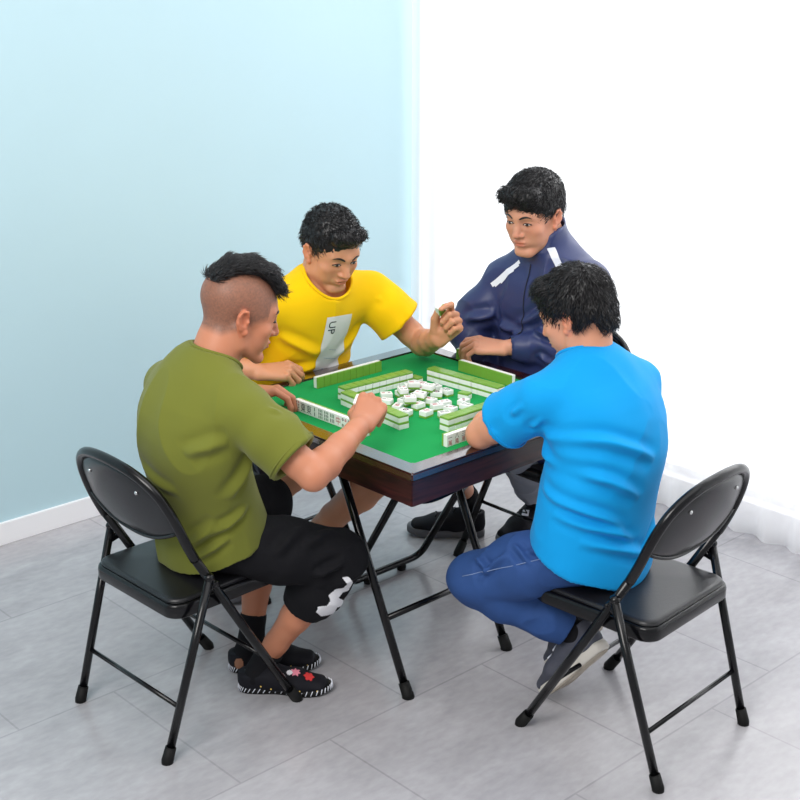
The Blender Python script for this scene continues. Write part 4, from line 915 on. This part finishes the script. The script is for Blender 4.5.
        if an is anR:
            nrm = (.55, -.25, .8)
            fl = inpoly([(.016 * math.cos(a * PI / 7) * (1.0 if a % 2 else .62), .016 * math.sin(a * PI / 7) * (1.0 if a % 2 else .62)) for a in range(14)])
            decal(so, 'pink_patch', M['pink'], so, pt(.004, .165, .05), nrm, d, .034, .034, fl, .0022, reach=.05); decal(so, 'white_patch', M['print_white'], so, pt(.012, .150, .055), nrm, d, .020, .020, fl if False else (lambda x, y: x * x + y * y < .00008), .0022, .003, reach=.05)
            decal(so, 'red_patch', M['red'], so, pt(.006, .205, .04), nrm, d, .034, .034, inpoly([(.017 * math.cos(a * PI / 6) * (1.0 if a % 2 else .75), .017 * math.sin(a * PI / 6) * (1.0 if a % 2 else .75)) for a in range(12)]), .0022, reach=.05)
        else: decal(so, 'tan_patch', M['tan'], so, pt(.03, .03, .035), (.7, -.5, .4), (0, 0, 1), .03, .035, lambda x, y: (x / .013) ** 2 + (y / .016) ** 2 < 1, .0025, reach=.06)
        T = bvh(so); dots = MB()
        for (yy, zz) in ((.07, .030), (.10, .024), (.155, .022), (.185, .026), (.235, .02)):
            a = Vector(pt(.12, yy, zz)); hh = T.ray_cast(a, Vector(pt(0, yy, zz)) - a)
            if hh[0] is not None: dots.ball(hh[0], .0028, 8, 6)
        if dots.v: dots.build('yellow_dots', M['gold'], so)
    # the tile between his fingers
    p = hR.pt(0.040, 0.104, -0.046); q = root.matrix_world if False else None
    return root, hR
def place_tile_local(who, root_off, p, rotm3, label, group=None, face=None):
    R_, F_ = frame(who); base = Matrix.Translation(PW(who, *root_off)) @ Matrix.Rotation(head_angle(who), 4, 'Z')
    t = copy_tree(tile0); t.matrix_world = base @ (Matrix.Translation(Vector(p)) @ rotm3.to_4x4()) @ Matrix.Translation((0, 0, -TT_ / 2)); tag(t, label, 'mahjong tile', group)
    if face: f = bpy.data.objects.new('face_marking', face_mesh(face)); COL.objects.link(f); f.parent = t
    return t
root_o, hR_o = man_olive()
place_tile_local('olive', (-.04, -.78), hR_o.pt(.038, .098, -.030), Matrix.Rotation(.5, 3, 'Z') @ Matrix.Rotation(PI + .5, 3, 'X'), 'white tile pinched in the raised right hand of the man in olive green', face='d2')

# ================= the man in bright blue =================
def man_blue():
    root, J = person('blue', .04, -.76, 'person in bright blue t-shirt and jeans with his back to the viewer')
    H = Head(J(.022, -.580, 1.135), 14, 22, 0, 0.97)
    shR, shL, elR, elL = J(.195, -.650, .925), J(-.135, -.605, .935), J(.33, -.50, .83), J(-.160, -.415, .802)
    wrR, wrL = J(.27, -.36, .82), J(.060, -.335, .835)
    hipR, hipL, knR, knL, anR, anL = J(.070, -.69, .515), J(-.085, -.69, .515), J(.045, -.43, .34), J(-.205, -.445, .392), J(.077, -.592, .238), J(-.022, -.682, .245)
    st = [(J(-.010, -.690, .462), .184, .142), (J(-.010, -.695, .555), .174, .136), (J(.002, -.705, .68), .170, .124), (J(.018, -.708, .79), .180, .122), (J(.028, -.685, .88), .184, .112), (J(.025, -.650, .950), .155, .092), (J(.025, -.630, 1.01), .090, .070)]
    C7 = J(.026, -.625, 1.018)
    body = SDF(); torso_body(body, st, None)
    for s_, e_, w_ in ((shR, elR, wrR), (shL, elL, wrL)): body.seg(st[-2][0], s_, .055, .048, k=.03); add_arm(body, s_, e_, w_)
    add_leg(body, hipR, knR, anR); add_leg(body, hipL, knL, anL)
    body.tube([C7 + v3(0, -.01, -.02), mid(C7, H.pt(0, -.03, -.03), .5), H.pt(0, -.03, -.02)], [(.066, .060), (.058, .058), (.060, .062)], k=.03, kin=.02)
    add_head(body, H, None)
    hL = Hand(wrL, (.80, .42, -.02), (-.05, -.3, 1), 1); add_hand(body, hL, [(25, 45, 30), (30, 48, 30), (34, 50, 30), (38, 46, 28)])
    hR = Hand(wrR, (-.35, .93, -.02), (0, 0, 1), -1); add_hand(body, hR, [(22, 35, 25)] * 4)
    b = sd_obj(body, 'body', M['skin'], root, FINE, colour=skin_colour(SK['blue'], H)); face_details(root, b, H)
    def hb(sd):
        H.E(sd, (0, -.016, .046), (.084, .102, .090), 0.01)
        H.T(sd, [(0, -.085, .0), (0, -.088, -.045)], [(.062, .020), (.046, .012)], 0.03); 
        for q in (-1, 1): H.T(sd, [(q * .072, -.03, .03), (q * .070, -.045, -.015)], [(.016, .035), (.012, .026)], 0.02)
        H.T(sd, [(-.040, .052, .090), (0, .066, .094), (.040, .052, .090)], [.026, .026, .026], 0.02)
        H.E(sd, (0, .11, -.012), (.080, .078, .082), 0.01, 'sub')
        for q in (-1, 1): H.E(sd, (q * .090, .010, -.022), (.030, .040, .048), 0.008, 'sub')
    hair(root, H, hb, 3600, (0.016, 0.032), lambda q: q - v3(0.0, -.070, .125), 0.24)
    fo = folds([(shL + v3(.0, -.03, -.06), J(.05, -.90, .80), .007, .020), (shL + v3(.01, .02, -.09), J(-.02, -.88, .70), .007, .018), (J(-.12, -.74, .60), J(.03, -.90, .53), .008, .018), (J(-.13, -.70, .66), J(-.02, -.88, .58), .007, .016), (J(-.12, -.66, .72), J(-.06, -.86, .62), .006, .016), (mid(shL, elL, .1) + v3(-.05, -.02, .02), mid(shL, elL, .7) + v3(-.06, .0, -.02), .006, .012), (mid(shL, elL, .1) + v3(-.02, -.05, .0), mid(shL, elL, .65) + v3(-.02, -.06, -.01), .005, .011), (C7 + v3(.0, -.06, -.03), C7 + v3(.06, -.08, -.09), .005, .012), (J(.15, -.87, .60), J(-.02, -.92, .50), .006, .016)])
    s = shirt(root, 'shirt', M['blue'], st, (shR, shL), (elR, elL), (.70, .60), .072, (C7 + v3(0, -.004, -.020), C7 + v3(0, .06, .10)), (.064, .085), J, cloth_disp(.005, 13, (1, 1, .6), 8, fo), sleeve_r2=.080, hem=(J(0, -.785, .462), v3(-.10, .36, -.90)))
    e = mid(shL, elL, .60) - nz(elL - shL) * .012; hem_ring(root, circle(e, elL - shL, .0785, .0785, (0, 1, 0), 30, .001), .0022, 'sleeve_hem', M['blue']).parent = s
    tr = SDF(); tr.ell(J(-.01, -.690, .510), (.155, .120, .074), k=.03)
    for h_, k_, a_ in ((hipR, knR, anR), (hipL, knL, anL)):
        tr.tube([h_, mid(h_, k_, .5), k_], [.082, .090, .072], k=.03, kin=.02); e = mid(k_, a_, .88); tr.tube([k_, mid(k_, a_, .3), mid(k_, a_, .7), e], [.070, .070, .060, .054], k=.015, kin=.02, flat1=True); d = nz(a_ - k_); tr.tube([e - d * .02, e + d * .06], [.044, .048], k=.003, op='sub')
    f2 = folds([(mid(hipL, knL, q) + v3(-.09, .0, .04 - .03 * w), mid(hipL, knL, q + .22) + v3(-.07, .02, .04 + .05 * w), .006, .012) for q, w in ((.02, 0), (.18, 1), (.45, -1), (.6, 1))] + [(mid(knL, anL, q) + v3(-.05, .05, 0), mid(knL, anL, q + .06) + v3(.05, .0, .05), .005, .012) for q in (.25, .42, .6, .75, .88)])
    t = sd_obj(tr, 'jeans', M['denim'], root, CLOTH, disp=cloth_disp(.004, 23, (1, 1, 1), 12, f2), smooth=1)
    T = bvh(t); sm = MB(); row = []
    for q in np.linspace(.05, .98, 16):
        a = mid(hipL, knL, q) + v3(-.25, -.02, .035 + .01 * q); hh = T.ray_cast(Vector(a), Vector((1, .05, -.06)))
        if hh[0] is not None: row.append(hh[0] + Vector((-.001, 0, 0)))
    if len(row) > 2: sm.pipe(row, .0012, 5); sm.build('seam', M['seam'], t)
    row = []; pk = MB()
    for q in np.linspace(0, 1, 8):
        a = J(-.35, -.80 + .11 * q, .60 - .05 * q); hh = T.ray_cast(Vector(a), Vector((1, 0, -.05)))
        if hh[0] is not None: row.append(hh[0] + Vector((-.001, 0, 0)))
    if len(row) > 2: pk.pipe(row, .0012, 5); pk.build('pocket_seam', M['seam'], t)
    hl = J(-.018, -.770, .238); d = nz(J(-.045, -.590, .012) - hl); shoe(root, hl, d, (0, .8, .6), 'runner_grey', anL, -1, .288)
    hl = J(.075, -.675, .235); shoe(root, hl, nz(J(.085, -.500, .012) - hl), (0, .8, .55), 'runner_grey', anR, 1, .278)
    for a_, k_ in ((anL, knL), (anR, knR)):
        sk = SDF(); sk.tube([a_ + v3(0, .01, -.01), a_, mid(a_, k_, .2)], [.036, .038, .040], k=.01); sd_obj(sk, 'sock', M['black_cloth'], root, .005)
    return root
man_blue()

# ================= the man in yellow =================
def man_yellow():
    root, J = person('yellow', 0, -.60, 'person in a yellow t-shirt with white chest print, looking down with one fist raised')
    H = Head(J(.0, -.395, 1.160), -6, 26, 0, 0.99)
    shR, shL, elR, elL = J(.195, -.49, 1.00), J(-.185, -.43, .985), J(.37, -.58, .84), J(-.312, -.308, .812)
    wrR, wrL = J(.262, -.445, .805), J(-.215, -.135, .885)
    hipR, hipL, knR, knL, anR, anL = J(.10, -.62, .525), J(-.09, -.62, .525), J(.26, -.30, .50), J(-.02, -.17, .47), J(.30, -.70, .10), J(.0, -.575, .10)
    st = [(J(.0, -.61, .50), .180, .140), (J(.0, -.61, .57), .178, .136), (J(.0, -.60, .68), .178, .130), (J(.0, -.57, .80), .186, .126), (J(.0, -.52, .90), .192, .120), (J(.0, -.475, .975), .165, .100), (J(.0, -.445, 1.035), .095, .076)]
    C7 = J(.0, -.445, 1.04)
    body = SDF(); torso_body(body, st, None)
    for s_, e_, w_ in ((shR, elR, wrR), (shL, elL, wrL)): body.seg(st[-2][0], s_, .055, .048, k=.03); add_arm(body, s_, e_, w_)
    add_leg(body, hipR, knR, anR); add_leg(body, hipL, knL, anL, sc=1.02)
    body.tube([C7 + v3(0, -.02, -.03), mid(C7, H.pt(0, -.03, -.03), .5), H.pt(0, -.028, -.03)], [(.068, .064), (.060, .060), (.060, .062)], k=.03, kin=.02)
    add_head(body, H, None)
    hL = Hand(wrL, (-.28, .60, .75), (-.90, -.2, -.1), 1); add_hand(body, hL, [(50, 50, 20), (85, 90, 50), (88, 92, 50), (90, 88, 50)], [(0.020, 0.018, -0.012), (0.038, 0.046, -0.028), (0.044, 0.072, -0.036), (0.040, 0.094, -0.044)])
    hR = Hand(wrR, (-.78, .50, .0), (.2, .25, 1), -1); add_hand(body, hR, [(35, 40, 25), (45, 60, 40), (52, 68, 42), (58, 70, 42)])
    b = sd_obj(body, 'body', M['skin'], root, FINE, colour=skin_colour(SK['yellow'], H)); face_details(root, b, H)
    def hb(sd):
        H.E(sd, (0, -.018, .048), (.082, .101, .088), 0.01)
        H.T(sd, [(0, -.085, .0), (0, -.088, -.030)], [(.056, .018), (.046, .012)], 0.03)
        H.T(sd, [(-.040, .060, .092), (0, .072, .098), (.040, .060, .092)], [.022, .024, .022], 0.02)
        H.E(sd, (0, .115, -.010), (.078, .080, .080), 0.008, 'sub')
        for q in (-1, 1): H.E(sd, (q * .090, .012, -.040), (.030, .045, .055), 0.008, 'sub')
    hair(root, H, hb, 3200, (0.010, 0.020), lambda q: q - v3(0.0, -.06, .06), 0.42, keep=lambda q: not (q[1] > .045 and q[2] < .085))
    fo = folds([(shL + v3(.03, .02, -.09), J(-.02, -.46, .82), .006, .02), (shR + v3(-.03, .03, -.08), J(.04, -.44, .84), .006, .02), (J(-.10, -.50, .70), J(.05, -.46, .74), .007, .02), (J(-.14, -.52, .78), J(.0, -.44, .76), .006, .018), (J(.14, -.52, .78), J(.03, -.46, .80), .006, .018), (shL + v3(.02, .05, .0), mid(shL, elL, .6) + v3(0, .05, 0), .004, .012)])
    s = shirt(root, 'shirt', M['yellow'], st, (shR, shL), (elR, elL), (.62, .58), .075, (C7 + v3(0, -.012, -.020), C7 + v3(0, .085, .09)), (.071, .098), J, cloth_disp(.005, 33, (1, 1, .6), 8, fo), sleeve_r2=.083)
    p = decal(s, 'chest_print', M['print_white'], s, J(-.005, -.44, .815), (.02, .95, .22), (-.05, 0, 1), .105, .235, None, .006)
    if p:
        text_decal(p, 'letters', M['ink_black'], s, J(.022, -.42, .905), (.02, .95, .22), (-1, 0, -.05), 'UP', .034)
        ln = MB(); T = bvh(s)
        for dz, w in ((.012, .036), (-.020, .060), (-.060, .050), (-.085, .064)):
            row = []
            for x in np.linspace(-w / 2, w / 2, 9):
                hh = T.ray_cast(Vector(J(-.005 + x, -.30, .82 + dz + x * .3)), Vector((0, -1, 0)))
                if hh[0] is not None: row.append(hh[0] + Vector((0, .0032, 0)))
            if len(row) > 2: ln.pipe(row, .0006, 4)
        if ln.v: ln.build('grey_lines', M['seam'], p)
    # shorts
    tr = SDF(); tr.ell(J(0, -.62, .535), (.188, .150, .098), k=.03)
    for h_, k_, a_ in ((hipR, knR, anR), (hipL, knL, anL)): tr.tube([h_, mid(h_, k_, .5), mid(h_, k_, .72)], [.100, .090, .086], k=.03, kin=.02, flat1=True)
    sd_obj(tr, 'shorts', M['dark_cloth'], root, .006, disp=cloth_disp(.004, 43, (1, 1, 1), 12), smooth=1)
    for a_, dd, sd_ in ((anR, (.1, 1, 0), 1), (anL, (-.1, 1, 0), -1)): shoe(root, a_ + v3(0, -.07, -.10), dd, (0, 0, 1), 'runner', a_ + v3(0, 0, .02), sd_)
    return root, hL
root_y, hL_y = man_yellow()
place_tile_local('yellow', (0, -.60), hL_y.pt(.042, .088, -.044), Matrix.Rotation(.6, 3, 'Y') @ Matrix.Rotation(1.2 + PI, 3, 'X'), 'white tile held in the raised fist of the man in yellow')

# ================= the man in the navy jacket =================
def man_navy():
    root, J = person('navy', .03, -.68, 'person in a navy blue zip jacket with white shoulder stripes and grey trousers')
    H = Head(J(.018, -.520, 1.255), 8, 14, 0, 1.0)
    shR, shL, elR, elL = J(.155, -.565, 1.01), J(-.145, -.600, 1.050), J(.265, -.47, .84), J(-.105, -.615, .845)
    wrR, wrL = J(.14, -.475, .70), J(.035, -.420, .835)
    hipR, hipL, knR, knL, anR, anL = J(.14, -.64, .525), J(-.05, -.64, .525), J(.26, -.32, .49), J(.02, -.50, .47), J(.425, -.665, .13), J(.205, -.800, .145)
    st = [(J(.05, -.62, .470), .195, .145), (J(.05, -.62, .56), .190, .142), (J(.05, -.63, .70), .192, .142), (J(.04, -.635, .84), .198, .140), (J(.02, -.61, .96), .198, .128), (J(.005, -.61, 1.05), .165, .100), (J(.004, -.60, 1.115), .092, .080)]
    C7 = J(.004, -.60, 1.12)
    body = SDF(); torso_body(body, st, None)
    for s_, e_, w_ in ((shR, elR, wrR), (shL, elL, wrL)): body.seg(st[-2][0], s_, .05, .046, k=.03); add_arm(body, s_, e_, w_, .95)
    add_leg(body, hipR, knR, anR, sc=.95); add_leg(body, hipL, knL, anL, sc=.95)
    body.tube([C7 + v3(0, -.01, -.02), mid(C7, H.pt(0, -.03, -.03), .5), H.pt(0, -.028, -.03)], [(.062, .060), (.057, .057), (.058, .060)], k=.03, kin=.02)
    add_head(body, H, None)
    hL = Hand(wrL, (.86, .42, .02), (-.1, .25, 1), 1); add_hand(body, hL, [(20, 30, 20), (30, 42, 25), (36, 48, 28), (42, 50, 28)])
    hR = Hand(wrR, (-.3, .9, -.25), (0, .2, 1), -1); add_hand(body, hR, [(20, 30, 20)] * 4)
    b = sd_obj(body, 'body', M['skin'], root, FINE, colour=skin_colour(SK['navy'], H)); face_details(root, b, H)
    def hb(sd):
        H.E(sd, (0, -.016, .052), (.085, .104, .090), 0.01)
        H.T(sd, [(0, -.085, .0), (0, -.088, -.030)], [(.056, .018), (.046, .012)], 0.03)
        H.T(sd, [(-.045, .062, .088), (0, .078, .090), (.045, .062, .088)], [.026, .026, .026], 0.02)
        H.E(sd, (0, .118, -.020), (.080, .080, .082), 0.008, 'sub')
        for q in (-1, 1): H.E(sd, (q * .090, .010, -.036), (.030, .042, .052), 0.008, 'sub')
    hair(root, H, hb, 3200, (0.014, 0.028), lambda q: q - v3(0.0, -.08, .08), 0.20)
    ja = SDF(); P, R_ = smooth_st(st); ja.tube(P, R_, k=.02, kin=.03, flat0=True)
    for s_, e_, w_ in ((shR, elR, wrR), (shL, elL, wrL)):
        ja.tube([mid(st[-2][0], s_, .25), s_], [(.085, .075), .070], k=.035); ja.tube([s_, mid(s_, e_, .5), e_], [.070, .072, .066], k=.03, kin=.03)
        c = mid(e_, w_, .90); ja.tube([e_, mid(e_, w_, .4), mid(e_, w_, .72), mid(e_, w_, .80), c], [.064, .062, .054, .042, .036], k=.02, kin=.02, flat1=True)
        d = nz(w_ - e_); ja.tube([c - d * .03, c + d * .05], [.0285, .030], k=.002, op='sub')
    cax = nz(H.pt(0, -.03, -.03) - C7)
    ja.tube([C7 - cax * .02, C7 + cax * .092], [(.080, .080), (.076, .078)], k=.02, flat1=True)
    ja.tube([C7 + v3(0, .006, .0), C7 + cax * .12], [.066, .070], k=.003, op='sub')
    ja.tube([C7 + v3(0, .055, .05), C7 + v3(0, .16, .16)], [.020, .06], k=.012, op='sub')
    fo = folds([(elL + v3(.0, .06, .02), mid(elL, wrL, .5) + v3(.0, .03, .05), .008, .014), (mid(elL, wrL, .2) + v3(0, .05, -.03), mid(elL, wrL, .7) + v3(0, .03, .03), .007, .012), (shR + v3(.0, .05, -.08), elR + v3(-.05, .06, .05), .008, .018), (shR + v3(-.04, .05, -.12), J(.02, -.53, .88), .007, .02), (shL + v3(.03, .05, -.05), J(.04, -.53, .90), .007, .018)])
    j = sd_obj(ja, 'jacket', M['navy'], root, CLOTH, disp=cloth_disp(.008, 53, (1, 1, .7), 10, fo), smooth=2)
    zp = MB(); T = bvh(j); row = []
    for z in np.linspace(.80, 1.10, 26):
        a = J(.010, -.35, z); hh = T.ray_cast(Vector(a), Vector((0, -1, 0)))
        if hh[0] is not None: row.append(hh[0] + Vector((0, .001, 0)))
    zp.pipe(row, .0022, 6); zp.build('zip', M['dark_cloth'], j)
    decal(j, 'shoulder_stripe', M['stripe'], j, shR + v3(-.055, .06, .035), (.25, .80, .55), (-.55, .0, .8), .022, .13, lambda x, y: abs(x + .18 * (y / .065) ** 2 * .05) < .011, .004)
    decal(j, 'shoulder_stripe', M['stripe'], j, shL + v3(.055, .05, .035), (-.15, .80, .55), (.55, .0, .8), .022, .13, None, .004)
    tc_ = MB(); tc_.pipe(circle(C7 + cax * .060, cax, .067, .067, (0, 1, 0), 30), .003, 8, closed=True); tc_.build('white_collar_edge', M['stripe'], j)
    tr = SDF(); tr.ell(J(.05, -.63, .52), (.160, .125, .080), k=.03)
    for h_, k_, a_, q in ((hipR, knR, anR, .66), (hipL, knL, anL, .74)):
        tr.tube([h_, mid(h_, k_, .5), k_], [.100, .088, .074], k=.03, kin=.02); e = mid(k_, a_, q); tr.tube([k_, mid(k_, a_, .4), e], [.072, .070, .064], k=.015, kin=.02, flat1=True); d = nz(a_ - k_); tr.tube([e - d * .03, e + d * .06], [.054, .058], k=.003, op='sub')
    sd_obj(tr, 'trousers', M['grey_cloth'], root, .005, disp=cloth_disp(.006, 63, (1, 1, 1), 12), smooth=1)
    shoe(root, J(.338, -.665, 0), nz(v3(.19, .175, 0)), (0, 0, 1), 'runner', anR, 1, .285)
    hl = J(.205, -.895, .055); s2, pt = shoe(root, hl, nz(J(.225, -.640, .004) - hl), (0, .2, 1), 'runner', anL, -1, .275)
    for a_, k_ in ((anL, knL), (anR, knR)):
        sk = SDF(); sk.tube([a_ + v3(0, -.01, -.05), a_, mid(a_, k_, .06)], [.038, .039, .040], k=.01); sd_obj(sk, 'sock', M['black_cloth'], root, .005)
    decal(s2, 'white_tag', M['stripe'], s2, pt(0, .12, .06), (-.3, .7, .5), (0, .2, 1), .024, .024, None, .005, reach=.06)
    return root, hL
root_n, hL_n = man_navy()
place_tile_local('navy', (.03, -.68), hL_n.pt(.020, .150, -.055), Matrix.Rotation(.3, 3, 'Z') @ Matrix.Rotation(PI / 2 + PI, 3, 'X'), 'green-backed tile held upright in the fingertips of the man in the navy jacket')
